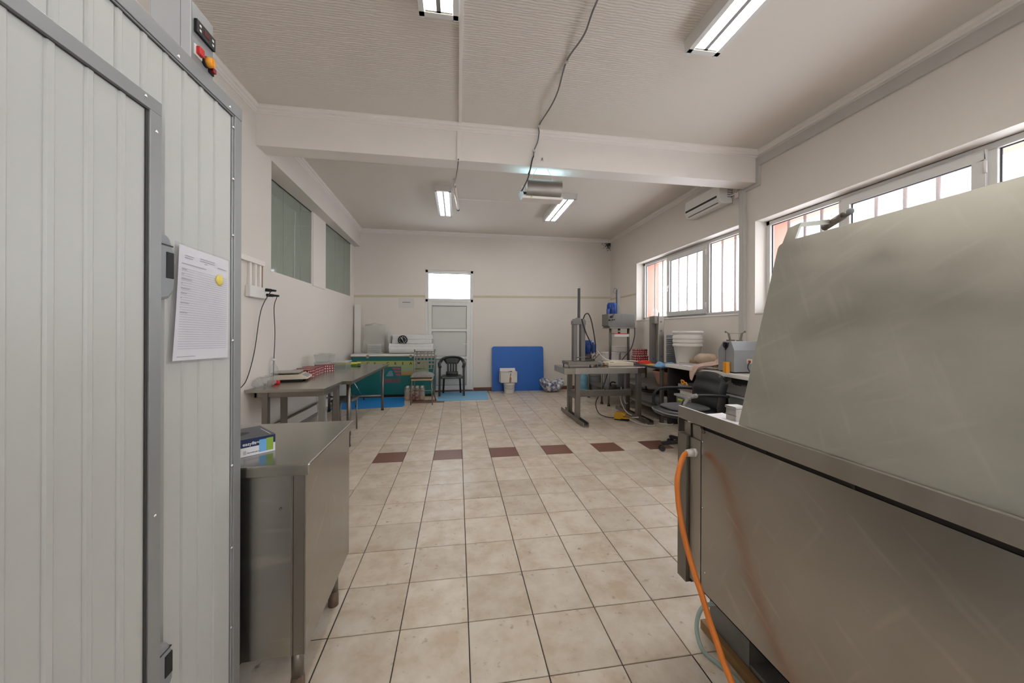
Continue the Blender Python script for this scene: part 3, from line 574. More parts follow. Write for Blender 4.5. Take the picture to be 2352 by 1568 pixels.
b = B(); b.box(CX-0.05, CX+0.007, -1.3, CY, 2.042, CZ); b.box(CX-0.05, CX+0.004, -1.3, 1.297, 2.036, 2.042); obj('edge_angle', b, M_ANGLE, t, bevel=0.002)
b = B(); b.box(CX+0.0005, CX+0.0045, -1.3, 1.29, 2.0335, 2.0365); obj('edge_gap', b, M_GASKET, t)
b = B(); b.box(CX-0.05, CX+0.006, 1.297, CY, 0.0, 2.042); b.box(CX-0.002, CX+0.003, 1.288, 1.297, 0.0, 2.036); obj('corner_angle', b, M_ANGLE, t, bevel=0.002)
b = B(); b.box(-1.9, CX-0.04, CY-0.006, CY, 0.0, CZ); obj('end_sheet', b, M_SHEET, t)
for y, z in ((1.055, 2.052), (1.268, 2.052), (0.80, 2.052), (0.55, 2.052)):
    b = B(); b.sph((CX+0.007, y, z), 0.0055, 8, (0.6, 1, 1)); obj('screw', b, M_SCREW, t)
for z in (2.0, 1.83, 1.645, 1.30, 0.89, 0.62, 0.36):
    b = B(); b.sph((CX+0.004, 1.291, z), 0.005, 8, (0.7, 1, 1)); obj('screw', b, M_SCREW, t)
DX, DY, DT = -0.70, 0.960, 1.870
b = B(); b.box(CX, DX-0.004, -0.2, DY-0.002, 0.11, DT-0.002)
dr = obj('door', b, M_SHEET, t)
obj('ribbed_door_sheet', ribbed(-0.17, DY-0.036, 0.14, DT-0.034, DX-0.002, 0.0672, 0.856), M_SHEET, dr)
b = B(); b.box(CX, DX+0.004, -0.2, DY, DT-0.032, DT); obj('frame_angle', b, M_ANGLE, dr, bevel=0.0015)
b = B(); b.box(CX, DX+0.004, DY-0.033, DY, 0.11, DT-0.032); obj('frame_angle', b, M_ANGLE, dr, bevel=0.0015)
b = B(); b.box(DX-0.002, DX+0.0035, -0.2, DY-0.036, DT-0.0365, DT-0.032); b.box(DX-0.002, DX+0.0015, DY-0.0405, DY-0.036, 0.11, DT-0.034); obj('frame_gap', b, M_GASKET, dr)
for y, z in ((0.915, DT-0.010), (0.30, DT-0.014), (DY-0.016, DT-0.075), (DY-0.016, 0.9)):
    b = B(); b.sph((DX+0.004, y, z), 0.0045, 8, (0.6, 1, 1)); obj('screw', b, M_SCREW, dr)
def fastener(z0, z1):
    h = (z1-z0)
    P = [(DY-0.01, z0), (DY+0.028, z0+0.01), (DY+0.044, z0+0.03), (DY+0.046, z0+h*0.5), (DY+0.044, z1-0.05), (DY+0.030, z1-0.015), (DY-0.01, z1)]
    b = B(); b.prism(P, CX+0.004, DX+0.002, 'x'); hh = obj('door_handle', b, M_HANDLE, dr, bevel=0.008)
    b = B(); b.box(DX+0.0, DX+0.004, DY+0.016, DY+0.038, z0+h*0.34, z0+h*0.70); obj('finger_slot', b, M_BLACK, dr, bevel=0.001)
    b = B(); b.box(CX+0.012, DX+0.003, DY-0.008, DY+0.036, z0+h*0.78, z0+h*0.80); obj('handle_seam', b, M_GASKET, dr)
fastener(1.400, 1.576); fastener(0.44, 0.585)
# control box on the cold room
t = thing('control_box', 'pale grey electric control box with switches on top of the cold room', 'control box', (-0.78, 1.14, CZ))
b = B(); b.box(-0.832, -0.731, 1.104, 1.192, CZ, 2.247); obj('case', b, mat('pale grey case', (0.60, 0.60, 0.61), 0.4, 0, 0.04, 8), t, bevel=0.003)
b = B(); b.box(-0.7575, -0.7565, 1.1032, 1.1042, CZ, 2.246); obj('case_seam', b, M_HANDLE, t)
b = B(); b.box(-0.7312, -0.7300, 1.1055, 1.1905, CZ+0.001, 2.2455); obj('front_plate', b, M_ANGLE, t)
b = B(); b.box(-0.731, -0.722, 1.113, 1.190, 2.167, 2.205); ds = obj('display', b, M_BLACK, t, bevel=0.002)
b = B(); b.box(-0.7222, -0.7212, 1.140, 1.163, 2.180, 2.194); obj('screen', b, mat('dim red screen', (0.10, 0.02, 0.02), 0.2), ds)
for y in (1.122, 1.174):
    for z in (2.178, 2.191):
        b = B(); b.box(-0.7222, -0.7205, y, y+0.006, z-0.003, z+0.003); obj('button', b, M_WHITEP, ds)
b = B(); b.box(-0.731, -0.727, 1.112, 1.142, 2.104, 2.134); sw = obj('switch_frame', b, M_WHITEP, t, bevel=0.001)
b = B(); b.box(-0.728, -0.717, 1.117, 1.137, 2.109, 2.131); obj('rocker', b, M_RED, sw, bevel=0.002)
b = B(); b.cyl((-0.731, 1.157, 2.113), (-0.722, 1.157, 2.113), 0.015, n=16); kb = obj('knob_base', b, M_BLACK, t)
b = B(); b.cyl((-0.722, 1.157, 2.113), (-0.709, 1.157, 2.113), 0.014, 0.012, n=16); b.box(-0.709, -0.706, 1.155, 1.159, 2.102, 2.124); obj('knob', b, M_AMBER, kb)
b = B(); b.box(-0.731, -0.726, 1.170, 1.190, 2.094, 2.114); lf = obj('lamp_frame', b, M_BLACK, t)
b = B(); b.box(-0.727, -0.717, 1.173, 1.187, 2.098, 2.112); obj('signal_lamp', b, mat('dark red lens', (0.28, 0.01, 0.02), 0.3, 0, 0.1, 10), lf, bevel=0.002)
# log sheet in a sleeve
t = thing('log_sheet', 'white printed log sheet in a clear sleeve taped to the cold room', 'paper', (-0.725, 1.15, 1.25))
def pp(u, v, x):   # u along the sheet, v upward
    y = 1.058+0.205*u+0.0*v-(1-v)*(0.022*(1-u)+0.006*u)*1.0+0.0; z = 1.253-0.005*u+(0.308-0.001*u)*v
    return (x+0.0015*math.sin(7*u+3*v), y, z)
b = B(); b.grid(lambda u, v: pp(u, v, -0.7265), 8, 8); obj('sheet', b, M_PAPER, t)
b = B(); b.grid(lambda u, v: pp(u*1.13-0.10, v*1.03-0.02, -0.7235), 8, 8); obj('sleeve', b, glassy('thin sleeve film', (0.95, 0.95, 0.96), 0.88, 0.12), t)
b = B()
def line(u0, u1, v, h=0.0045): b.add([pp(u0, v, -0.7252), pp(u1, v, -0.7252), pp(u1, v+h, -0.7252), pp(u0, v+h, -0.7252)], [(0,1,2,3)])
for u0, u1, v in ((0.10, 0.27, 0.915), (0.10, 0.25, 0.895), (0.38, 0.66, 0.925), (0.38, 0.66, 0.905), (0.46, 0.52, 0.885), (0.05, 0.5, 0.84), (0.72, 0.93, 0.885)): line(u0, u1, v, 0.007)
for k in range(34): line(0.05, 0.95, 0.80-0.0212*k, 0.003)
for k in range(10): line(0.05, 0.05+0.3*random.random(), 0.79-0.042*k, 0.006)
line(0.05, 0.35, 0.03, 0.006)
obj('printed_table', b, mat('pale grey print', (0.36, 0.35, 0.39), 0.7), t)
b = B(); b.lathe([(0, 0.002), (0.012, 0.002), (0.0165, 0.0), (0.0165, -0.002)], (-0.7225, 1.213, 1.487), 14, 'x'); stk = obj('sticker', b, mat('yellow sticker', (0.72, 0.58, 0.10), 0.5, 0, 0.2, 60), t, label='round yellow sticker')
# ================================================================== STEEL WORK CABINET (left)
t = thing('work_cabinet', 'closed stainless steel work cabinet on short legs beside the cold room', 'cabinet', (-0.521, 1.362, 0), math.radians(2.2))
LX, LY = -0.58, 0.632
b = B(); b.box(LX, 0, 0, LY, 0.818, 0.860); obj('worktop', b, M_STEELH, t, bevel=0.005, local=True)
b = B(); b.box(LX+0.02, -0.022, 0.022, LY-0.02, 0.178, 0.818); obj('body', b, M_DARK, t, local=True)
b = B(); b.box(LX+0.02, -0.062, 0.016, 0.022, 0.172, 0.818); obj('front_panel', b, M_PANEL, t, local=True)
b = B(); b.box(-0.058, -0.018, 0.012, 0.02, 0.172, 0.818); b.box(-0.064, -0.058, 0.010, 0.018, 0.172, 0.818); obj('corner_post', b, M_STEELD, t, bevel=0.002, local=True)
b = B(); b.box(-0.022, -0.018, 0.012, LY-0.015, 0.172, 0.818); obj('side_panel', b, M_PANEL, t, local=True)
for x, y in ((-0.055, 0.052), (-0.055, LY-0.15), (LX+0.1, 0.052), (LX+0.1, LY-0.15)):
    b = B(); b.cyl((x, y, 0.06), (x, y, 0.178), 0.021, n=12); lg = obj('leg', b, M_STEELD, t, local=True)
    b = B(); b.lathe([(0.0, 0), (0.024, 0), (0.024, 0.05), (0.021, 0.07)], (x, y, 0), 12); obj('foot', b, M_RUST, lg, local=True)
for x, z in ((-0.10, 0.70), (-0.032, 0.20), (-0.30, 0.21)):
    b = B(); b.sph((x, 0.013, z), 0.004, 6); obj('rivet', b, M_STEELD, t, local=True)
# glove box on the cabinet
a = Vector((-0.743, -0.669, 0)); c = Vector((-0.669, 0.743, 0)); o0 = Vector((-0.712, 1.53, 0.860))
t = thing('glove_box', 'navy, white and green cardboard glove dispenser box on the steel cabinet', 'box', tuple(o0))
LA, LC, HB = 0.24, 0.185, 0.066
M_NAVY = mat('navy card', (0.012, 0.025, 0.085), 0.45, 0, 0.1, 10); M_SKY = mat('sky blue print', (0.16, 0.42, 0.75), 0.5); M_GRN = mat('green print', (0.27, 0.42, 0.05), 0.5)
def gq(s0, s1, t0, t1, off): # patch on the long front face: s along, t upward, 0..1
    n = -c; f = lambda s, q: o0+a*(LA*s)+Vector((0, 0, HB*q))+n*off
    return B().quad(f(s0, t0), f(s1, t0), f(s1, t1), f(s0, t1))
b = B(); b.obox(o0+a*LA/2+c*LC/2+Vector((0,0,HB/2)), a*LA/2, c*LC/2, (0,0,HB/2)); obj('carton', b, M_PAPER, t, bevel=0.0015)
b = gq(0, 1, 0.52, 1.0, 0.0006); b2 = gq(0, 0.06, 0.52, 1, 0.0006); obj('navy_band', b, M_NAVY, t)
b = B(); f = lambda s, q: o0+a*(LA*s)+c*(LC*q)+Vector((0,0,HB+0.0006)); b.quad(f(0,0), f(1,0), f(1,1), f(0,1)); obj('top_print', b, mat('dark slate print', (0.05, 0.055, 0.075), 0.4, 0, 0.1, 10), t)
b = B(); n = 20; b.add([f(0.52+0.27*math.cos(2*PI*k/n), 0.5+0.25*math.sin(2*PI*k/n)*(1-0.5*abs(math.cos(2*PI*k/n))))+Vector((0,0,0.0006)) for k in range(n)], [tuple(range(n))]); obj('opening', b, M_BLACK, t)
obj('blue_patch', gq(0.125, 0.225, 0.12, 0.83, 0.0012), M_SKY, t); obj('green_patch', gq(0.03, 0.125, 0.12, 0.86, 0.0012), M_GRN, t)
b = B(); b.add([f(0.05, 0.06)+Vector((0,0,.0003)), f(0.06, 0.06)+Vector((0,0,.0003)), f(0.06, 0.7)+Vector((0,0,.0003)), f(0.05, 0.7)+Vector((0,0,.0003))], [(0,1,2,3)]); b.add([f(0.3, 0.90)+Vector((0,0,.0003)), f(0.45, 0.90)+Vector((0,0,.0003)), f(0.45, 0.98)+Vector((0,0,.0003)), f(0.3, 0.98)+Vector((0,0,.0003))], [(0,1,2,3)]); obj('white_print', b, M_PAPER, t)
az = math.atan2(-a.y, -a.x); rot = (PI/2, 0, az)
tx = text('box_lettering', 'easyfit', 0.017, M_PAPER, t, o0+a*(LA*0.355)+Vector((0,0,HB*0.70))-c*0.0012, rot)
tx = text('box_lettering', 'nitrile', 0.009, M_PAPER, t, o0+a*(LA*0.265)+Vector((0,0,HB*0.715))-c*0.0012, rot)
tx = text('box_lettering', 'disposable gloves', 0.006, M_INK, t, o0+a*(LA*0.30)+Vector((0,0,HB*0.20))-c*0.0012, rot)
b = gq(0.395, 0.435, 0.12, 0.34, 0.0010); obj('house_print', b, mat('grey line print', (0.50, 0.48, 0.50), 0.7), t)
# ================================================================== LEFT STEEL TABLES
t = thing('steel_table', 'near stainless steel table with square legs along the left wall', 'table', (-1.62, 3.93, 0))
b = B(); b.box(-1.965, -1.268, 3.65, 4.215, 0.750, 0.780); obj('tabletop', b, M_STEELH, t, bevel=0.004)
b = B(); b.box(-1.90, -1.30, 3.69, 3.71, 0.700, 0.750); b.box(-1.90, -1.30, 4.15, 4.17, 0.700, 0.750); b.box(-1.31, -1.29, 3.69, 4.17, 0.700, 0.750); b.box(-1.90, -1.88, 3.69, 4.17, 0.700, 0.750); obj('apron', b, M_STEELD, t)
for x, y in ((-1.805, 3.70), (-1.285-0.02, 3.70), (-1.842, 4.14), (-1.285-0.03, 4.14)):
    b = B(); b.box(x-0.026, x+0.026, y-0.026, y+0.026, 0, 0.750); obj('leg', b, M_STEELD, t, bevel=0.003)
b = B(); b.bar((-1.82, 4.10, 0.665), (-1.36, 4.02, 0.690), 0.022); b.box(-1.42, -1.37, 3.99, 4.04, 0.655, 0.750); obj('support_bar', b, M_BLACK, t)
b = B()
def wrap(u, v):
    a = u*2*PI; z = 0.05+v*0.66; r = 0.040+0.008*math.sin(5*a+9*v)+0.006*math.sin(23*v+3*a)
    return (-1.305+r*math.cos(a), 3.70+r*math.sin(a), z)
b.grid(wrap, 18, 24); obj('plastic_wrapping', b, M_FILM, t)
t = thing('steel_table', 'long far stainless steel table with round legs running back along the left wall', 'table', (-1.66, 5.27, 0))
b = B(); b.box(-2.16, -1.172, 4.225, 6.34, 0.735, 0.775); obj('tabletop', b, M_STEELH, t, bevel=0.004)
for x, y in ((-1.243, 4.34), (-1.255, 6.27), (-2.10, 4.34), (-2.10, 6.27)):
    b = B(); b.cyl((x, y, 0.03), (x, y, 0.735), 0.021, n=12); lg = obj('leg', b, M_STEELD, t)
    b = B(); b.cyl((x, y, 0), (x, y, 0.03), 0.024, 0.022, n=12); obj('foot_cap', b, M_RUBBER, lg)
for p, q in (((-2.10, 6.27, 0.245), (-1.255, 6.27, 0.245)), ((-2.10, 4.34, 0.245), (-2.10, 6.27, 0.245))):
    b = B(); b.cyl(p, q, 0.016, n=8); obj('crossbar', b, M_STEELD, t)
# stool and chrome folding stand under it
t = thing('stool', 'low stool with dark plastic-wrapped seat under the far steel table', 'stool', (-1.46, 4.98, 0))
b = B()
def seat(u, v): return (-1.59+0.25*u, 4.80+0.34*v, 0.435+0.006*math.sin(14*u+5*v)+0.005*math.sin(19*v-6*u))
b.grid(seat, 14, 14); obj('seat', b, mat('dark crumpled seat', (0.10, 0.09, 0.085), 0.35, 0.2, 0.5, 20, 0.4, 40), t, thick=0.03)
for x, y in ((-1.572, 4.82), (-1.362, 4.82), (-1.572, 5.12), (-1.362, 5.12)):
    b = B(); b.cyl((x, y, 0), (x, y, 0.425), 0.010, n=8); obj('leg', b, M_STEELD, t)
t = thing('folding_stand', 'thin chrome folding stand with black tips on the blue mat', 'stand', (-1.86, 6.9, 0))
b = B(); b.box(-2.13, -1.90, 6.62, 7.2, 0.40, 0.43); obj('top', b, M_BLACK, t, bevel=0.01)
for p, q in (((-1.94, 6.62, 0.40), (-1.766, 6.575, 0.02)), ((-1.99, 7.15, 0.43), (-1.80, 7.262, 0.02)), ((-2.08, 6.65, 0.40), (-2.13, 6.60, 0.02)), ((-2.06, 7.15, 0.40), (-2.12, 7.25, 0.02))):
    b = B(); b.cyl(p, q, 0.008, n=8); lg = obj('leg', b, M_CHROME, t)
    b = B(); b.cyl(q, (q[0], q[1], 0), 0.014, n=8); obj('foot_tip', b, M_RUBBER, lg)
# things on the tables
t = thing('kitchen_scale', 'flat electronic scale with steel pan on the near steel table', 'scale', (-1.85, 4.29, 0.78), math.radians(12))
b = B(); b.box(-0.17, 0.13, -0.10, 0.20, 0.002, 0.022); obj('foot_base', b, M_BLACK, t, local=True)
b = B(); b.prism([(-0.16, 0.022), (0.19, 0.022), (0.19, 0.035), (0.12, 0.075), (-0.16, 0.075)], -0.11, 0.20, 'y'); obj('body', b, M_CREAM, t, bevel=0.008, local=True)
b = B(); b.add([(0.182, -0.07, 0.0405), (0.182, 0.16, 0.0405), (0.130, 0.16, 0.0702), (0.130, -0.07, 0.0702)], [(0,1,2,3)]); obj('display', b, M_HANDLE, t, local=True)
b = B(); b.box(-0.17, 0.11, -0.10, 0.20, 0.085, 0.098); obj('pan', b, M_STEELH, t, bevel=0.006, local=True)
b = B(); b.cyl((-0.03, 0.05, 0.075), (-0.03, 0.05, 0.085), 0.03); obj('pan_post', b, M_BLACK, t, local=True)
DL = ('red dotted gift box nearest the scale on the far steel table', 'second red dotted gift box behind the scale', 'third red dotted gift box in the row', 'farthest red dotted gift box beside the clear tubs')
for k, (x, y, rz) in enumerate(((-1.86, 4.67, -0.16), (-1.885, 4.87, -0.14), (-1.90, 5.07, -0.12), (-1.845, 5.32, 0.9))):
    b = B(); b.box(-0.102, 0.102, -0.068, 0.068, 0, 0.085)
    t = thing('gift_box', DL[k], 'box', (x, y, 0.775), rz, 'red dotted boxes on the steel tables')
    obj('carton', b, M_DOTS, t, local=True)
    b = B(); b.box(-0.105, 0.105, -0.071, 0.071, 0.068, 0.0895); obj('lid', b, M_DOTS, t, local=True)
for k, (x, y, z0, lab) in enumerate(((-1.93, 5.58, 0.775, 'clear plastic tub at the back of the far steel table'), (-1.72, 5.66, 0.775, 'clear plastic tub at the right of the pair on the far steel table'), (-1.93, 5.58, 0.888, 'clear plastic tub stacked on another tub on the far steel table'))):
    t = thing('plastic_tub', lab, 'container', (x, y, z0), 0, 'clear tubs on the far table')
    b = B(); w, d, h = 0.10, 0.14, 0.10
    b.prism([(-w+.012, -d+.012), (w-.012, -d+.012), (w-.012, d-.012), (-w+.012, d-.012)], 0, 0.004, 'z')
    for sx, sy in ((1, 0), (-1, 0), (0, 1), (0, -1)):
        if sx: b.quad((sx*(w-.012), -d+.012, 0), (sx*(w-.012), d-.012, 0), (sx*w, d, h), (sx*w, -d, h))
        else: b.quad((-w+.012, sy*(d-.012), 0), (w-.012, sy*(d-.012), 0), (w, sy*d, h), (-w, sy*d, h))
    obj('body', b, M_CLEAR, t, local=True)
    b = B(); b.box(-w-.004, w+.004, -d-.004, d+.004, h, h+0.012); obj('lid', b, M_MILKY, t, local=True)
for x, y, z, m, lab in ((-1.74, 6.05, 0.775, mat('green plastic tray', (0.05, 0.25, 0.06), 0.4, 0, 0.1, 8), 'green plastic tray under the yellow tray at the back of the far table'), (-1.745, 6.06, 0.803, mat('yellow plastic tray', (0.56, 0.48, 0.03), 0.4, 0, 0.1, 8), 'yellow plastic tray on top of the green one')):
    t = thing('tray', lab, 'tray', (x, y, z))
    b = B(); b.box(x-0.21, x+0.17, y-0.12, y+0.12, z, z+0.022); obj('base', b, m, t, bevel=0.008)
    b = B(); b.bar((x+0.13, y-0.11, z+0.012), (x+0.21, y-0.09, z+0.006), 0.02, 0.014); obj('handle', b, M_BLACK, t)
b = B()
def bagf(cx, cy, cz, rx, ry, rz, sd):
    def f(u, v):
        a = u*2*PI; p = v*PI; r = 1+0.10*math.sin(5*a+sd)*math.sin(p)+0.07*math.sin(11*a+7*p+sd)*math.sin(p)
        return (cx+rx*r*math.cos(a)*math.sin(p)**0.6, cy+ry*r*math.sin(a)*math.sin(p)**0.6, max(cz+0.001, cz+rz*(1-math.cos(p))*0.5*(2-r) if p < PI else cz))
    return f
b.grid(bagf(-1.885, 3.84, 0.78, 0.085, 0.13, 0.10, 1.0), 28, 16); tag(obj('plastic_bag', b, M_FILM), 'crumpled clear plastic bag at the left end of the near steel table', 'bag')
t = thing('plastic_bottle', 'clear plastic bottle standing behind the plastic bag by the left wall', 'bottle', (-1.93, 4.11, 0.78))
b = B(); b.lathe([(0.0, 0.0), (0.034, 0.003), (0.038, 0.02), (0.038, 0.14), (0.034, 0.17), (0.015, 0.215), (0.0135, 0.24)], (-1.93, 4.11, 0.78), 16); obj('body', b, M_PET, t)
b = B(); b.cyl((-1.93, 4.11, 1.018), (-1.93, 4.11, 1.04), 0.0155, n=12); obj('cap', b, M_WHITEP, t)
t = thing('wrapped_snack', 'small red and brown wrapped packet beside the bottle', 'packet', (-1.90, 4.06, 0.78))
b = B(); b.box(-1.95, -1.90, 4.01, 4.06, 0.78, 0.82); obj('brown_part', b, M_CARD, t, bevel=0.01); b = B(); b.box(-1.90, -1.84, 4.01, 4.06, 0.78, 0.82); obj('red_part', b, M_RED, t, bevel=0.01)
# wall sockets and ducts on the near left wall
b = B(); b.box(XP, XP+0.035, 2.6, 3.945, 1.985, 2.035); struct('trim_17', b, M_TRIM, bevel=0.003)
for k, (y, w) in enumerate(((3.70, 0.035), (3.79, 0.035), (3.875, 0.03))):
    b = B(); b.box(XP, XP+0.022, y, y+w, 1.76, 1.987); struct('trim_%d' % (18+k), b, M_TRIM, bevel=0.002)
b = B(); b.cyl((XP+0.012, 3.932, 1.765), (XP+0.012, 3.932, 1.985), 0.007, n=8); struct('trim_21', b, mat('copper coloured pipe', (0.35, 0.22, 0.15), 0.5), None)
t = thing('socket_box', 'white wall socket box with two black plugs on the near left wall', 'socket', (XP, 3.8, 1.66))
b = B(); b.box(XP, XP+0.045, 3.66, 3.945, 1.655, 1.765); obj('case', b, M_WHITEP, t, bevel=0.006)
b = B(); b.box(XP, XP+0.03, 3.95, 4.02, 1.665, 1.735); obj('outlet', b, M_WHITEP, t, bevel=0.004)
for p, q in (((XP+0.045, 3.935, 1.748), (XP+0.135, 3.95, 1.742)), ((XP+0.03, 3.985, 1.70), (XP+0.14, 4.0, 1.695))):
    b = B(); b.cyl(p, Vector(p).lerp(Vector(q), 0.55), 0.017, 0.015, n=12); b.cyl(Vector(p).lerp(Vector(q), 0.55), q, 0.012, 0.010, n=10); obj('plug', b, M_BLACK, t)
b = B(); b.tube([(XP+0.09, 3.935, 1.73), (XP+0.05, 3.88, 1.60), (XP+0.03, 3.85, 1.46), (XP+0.02, 3.78, 1.12), (XP+0.02, 3.66, 0.88), (XP+0.015, 3.55, 0.80)], 0.004, 6); obj('power_cord', b, M_CABLE, t)
b = B(); b.tube([(XP+0.12, 4.0, 1.685), (XP+0.06, 4.07, 1.58), (-1.92, 4.11, 1.3), (-1.93, 4.11, 1.0), (-1.94, 4.12, 0.79)], 0.004, 6); obj('power_cord', b, M_CABLE, t)

# ================================================================== BACK OF THE ROOM
# chest freezer
t = thing('chest_freezer', 'teal chest freezer with ICE CREAM lettering against the back wall', 'freezer', (-1.29, 7.72, 0))
FX0, FX1, FY, FZ = -2.09, -0.472, 7.45, 0.832
b = B(); b.box(FX0, FX1, FY, 8.0, 0.055, FZ); obj('body', b, M_TEAL, t, bevel=0.012)
b = B(); b.box(FX0-0.008, -1.29, FY-0.012, 8.0, FZ, 0.872); obj('lid', b, M_WHITEP, t, bevel=0.008); b = B(); b.box(-1.286, FX1+0.008, FY-0.012, 8.0, FZ, 0.872); obj('lid', b, M_WHITEP, t, bevel=0.008)
b = B(); b.box(FX0, FX1, FY-0.003, FY+0.01, FZ-0.012, FZ+0.004); obj('lid_seal', b, M_CARD, t)
b = B(); b.box(FX0+0.05, FX1-0.05, FY+0.04, 7.96, 0.0, 0.056); obj('plinth', b, M_DARK, t)
for x in (-1.775, -0.940):
    b = B(); b.box(x-0.028, x+0.028, FY-0.02, FY, 0.800, 0.862); b.box(x-0.02, x+0.02, FY-0.026, FY-0.018, 0.79, 0.82); obj('latch', b, M_CHROME, t, bevel=0.004)
def banner_material():
    m = bpy.data.materials.new('green to orange banner'); m.use_nodes = True; nt = m.node_tree; N = nt.nodes; L = nt.links; p = N['Principled BSDF']
    tc = N.new('ShaderNodeTexCoord'); sx = N.new('ShaderNodeSeparateXYZ'); L.new(tc.outputs['Generated'], sx.inputs[0])
    n = N.new('ShaderNodeTexNoise'); n.inputs['Scale'].default_value = 3; L.new(tc.outputs['Object'], n.inputs['Vector'])
    ad = N.new('ShaderNodeMath'); ad.operation = 'MULTIPLY_ADD'; ad.inputs[1].default_value = 0.25; L.new(n.outputs['Fac'], ad.inputs[0]); L.new(sx.outputs['Z'], ad.inputs[2])
    r = N.new('ShaderNodeValToRGB'); e = r.color_ramp.elements; e[0].position = 0.12; e[0].color = (0.42, 0.18, 0.02, 1); e[1].position = 0.95; e[1].color = (0.32, 0.34, 0.12, 1); q = e.new(0.45); q.color = (0.25, 0.33, 0.19, 1)
    L.new(ad.outputs[0], r.inputs['Fac']); L.new(r.outputs['Color'], p.inputs['Base Color']); p.inputs['Roughness'].default_value = 0.45; return m
M_BAN = banner_material()
b = B(); b.box(-1.13, -0.585, FY-0.0012, FY, 0.445, 0.738); b.box(-1.98, -1.13, FY-0.0012, FY, 0.62, 0.738); obj('banner', b, M_BAN, t)
for ch, x in (('I', -1.905), ('C', -1.773), ('E', -1.64), ('C', -1.392), ('R', -1.243), ('E', -1.098), ('A', -0.942), ('M', -0.785)):
    text('banner_letter', ch, 0.075, M_BLACK, t, (x, FY-0.0016, 0.681), (PI/2, 0, 0))
M_PINKS = mat('faded red print', (0.34, 0.085, 0.10), 0.5, 0, 0.2, 20); M_PALES = mat('pale blue print', (0.13, 0.24, 0.27), 0.5, 0, 0.3, 14)
b = B(); b.box(-1.545, -1.13, FY-0.0022, FY-0.0012, 0.290, 0.622); lo = obj('logo_panel', b, mat('dull teal sticker', (0.035, 0.13, 0.15), 0.5, 0, 0.15, 6), t)
for k, z in enumerate((0.585, 0.525, 0.46)):
    for x0, x1 in ((-1.53, -1.47-0.02*k), (-1.335+0.045*k, -1.145)):
        b = B(); b.box(x0, x1, FY-0.0028, FY-0.0022, z-0.020, z+0.016); obj('stripe', b, M_PINKS, lo)
b = B(); b.add([(-1.50, FY-0.0032, 0.400), (-1.20, FY-0.0032, 0.400), (-1.315, FY-0.0032, 0.61), (-1.375, FY-0.0032, 0.61)], [(0,1,2,3)]); obj('mountain', b, M_TEAL, lo)
b = B(); b.add([(-1.43, FY-0.0036, 0.43), (-1.28, FY-0.0036, 0.43), (-1.305, FY-0.0036, 0.54), (-1.36, FY-0.0036, 0.54)], [(0,1,2,3)]); obj('emblem', b, M_PALES, lo)
text('logo_letters', 'NERVA', 0.095, mat('red print', (0.42, 0.03, 0.03), 0.5), lo, (-1.335, FY-0.0036, 0.335), (PI/2, 0, 0), sx=1.25)
# on the freezer
t = thing('foam_roll', 'white wrapped foam bundle lying on the freezer under the clock', 'foam bundle', (-0.94, 7.62, 0.872))
b = B(); b.grid(lambda u, v: (-1.385+0.875*v, 7.63+0.115*math.cos(2*PI*u)+0.004*math.sin(9*v), 0.979+0.102*math.sin(2*PI*u)*(1-0.12*max(0, math.sin(2*PI*u))*math.sin(3*v))), 24, 12); obj('foam', b, M_FOAM, t)
b = B(); b.lathe([(0, 0), (0.112, 0)], (-1.385, 7.63, 0.985), 24, 'x'); b.lathe([(0, 0), (0.112, 0)], (-0.51, 7.63, 0.985), 24, 'x'); obj('end', b, M_FOAM, t)
b = B(); b.grid(lambda u, v: (-1.36+0.83*v, 7.63+0.12*math.cos(0.2+2.7*u), 0.984+0.107*math.sin(0.2+2.7*u)+0.003*math.sin(40*v+5*u)), 12, 30); obj('film', b, M_FILM, t)
for k in range(4):
    z = 0.872+0.098*k; b = B(); b.box(-1.372+0.01*(k % 2), -0.532-0.012*(k % 3), 7.80, 7.99, z+0.001, z+0.096)
    tag(obj('foam_block', b, M_FOAM, bevel=0.008), ('bottom', 'second', 'third', 'topmost')[k]+' white foam block in the stack behind the clock', 'foam block', 'foam blocks on the freezer')
for k in range(5):
    z = 0.872+0.042*k; b = B(); b.box(-1.80, -1.535, 7.52, 7.70, z+0.001, z+0.030)
    for yy in (7.515, 7.705): b.box(-1.81, -1.525, yy-0.004, yy+0.004, z+0.027, z+0.034)
    tag(obj('food_tray', b, M_MILKY, bevel=0.004), ('lowest', 'second', 'middle', 'fourth', 'top')[k]+' white plastic food tray in the stack on the freezer', 'tray', 'food trays on the freezer')
b = B()
def tallbag(u, v):
    a = 2*PI*u; ca, sa = math.cos(a), math.sin(a); w = 0.225-0.03*v+0.012*math.sin(13*v+5*a); d = 0.085+0.01*math.sin(17*v+3*a); k = 1 if v < 0.97 else 0.3
    if v < 0.02: k = 0.3
    return (-1.735+w*k*math.copysign(abs(ca)**0.35, ca), 7.865+d*k*math.copysign(abs(sa)**0.35, sa), 0.874+0.62*v+0.02*v*math.sin(3*a))
b.grid(tallbag, 40, 40); tag(obj('plastic_bag', b, M_FILM), 'tall clear plastic bag of packaging at the back of the freezer', 'bag')
b = B(); b.box(-2.175, -2.045, 7.97, 8.0, 0.873, 1.90); tag(obj('foam_board', b, M_WHITEP), 'narrow white board standing on the freezer in the back left corner', 'board')
b = B(); b.box(-1.44, -1.40, 7.75, 7.99, 0.873, 1.36); b.box(-1.465, -1.44, 7.78, 7.98, 0.873, 1.22); tag(obj('packaging_panel', b, M_MILKY), 'upright pale packaging panel between the plastic bag and the foam blocks', 'panel')
t = thing('wall_clock', 'round black clock with white marks leaning on the foam blocks', 'clock', (-1.148, 7.765, 1.05))
KC = Vector((-1.148, 7.762, 1.152))
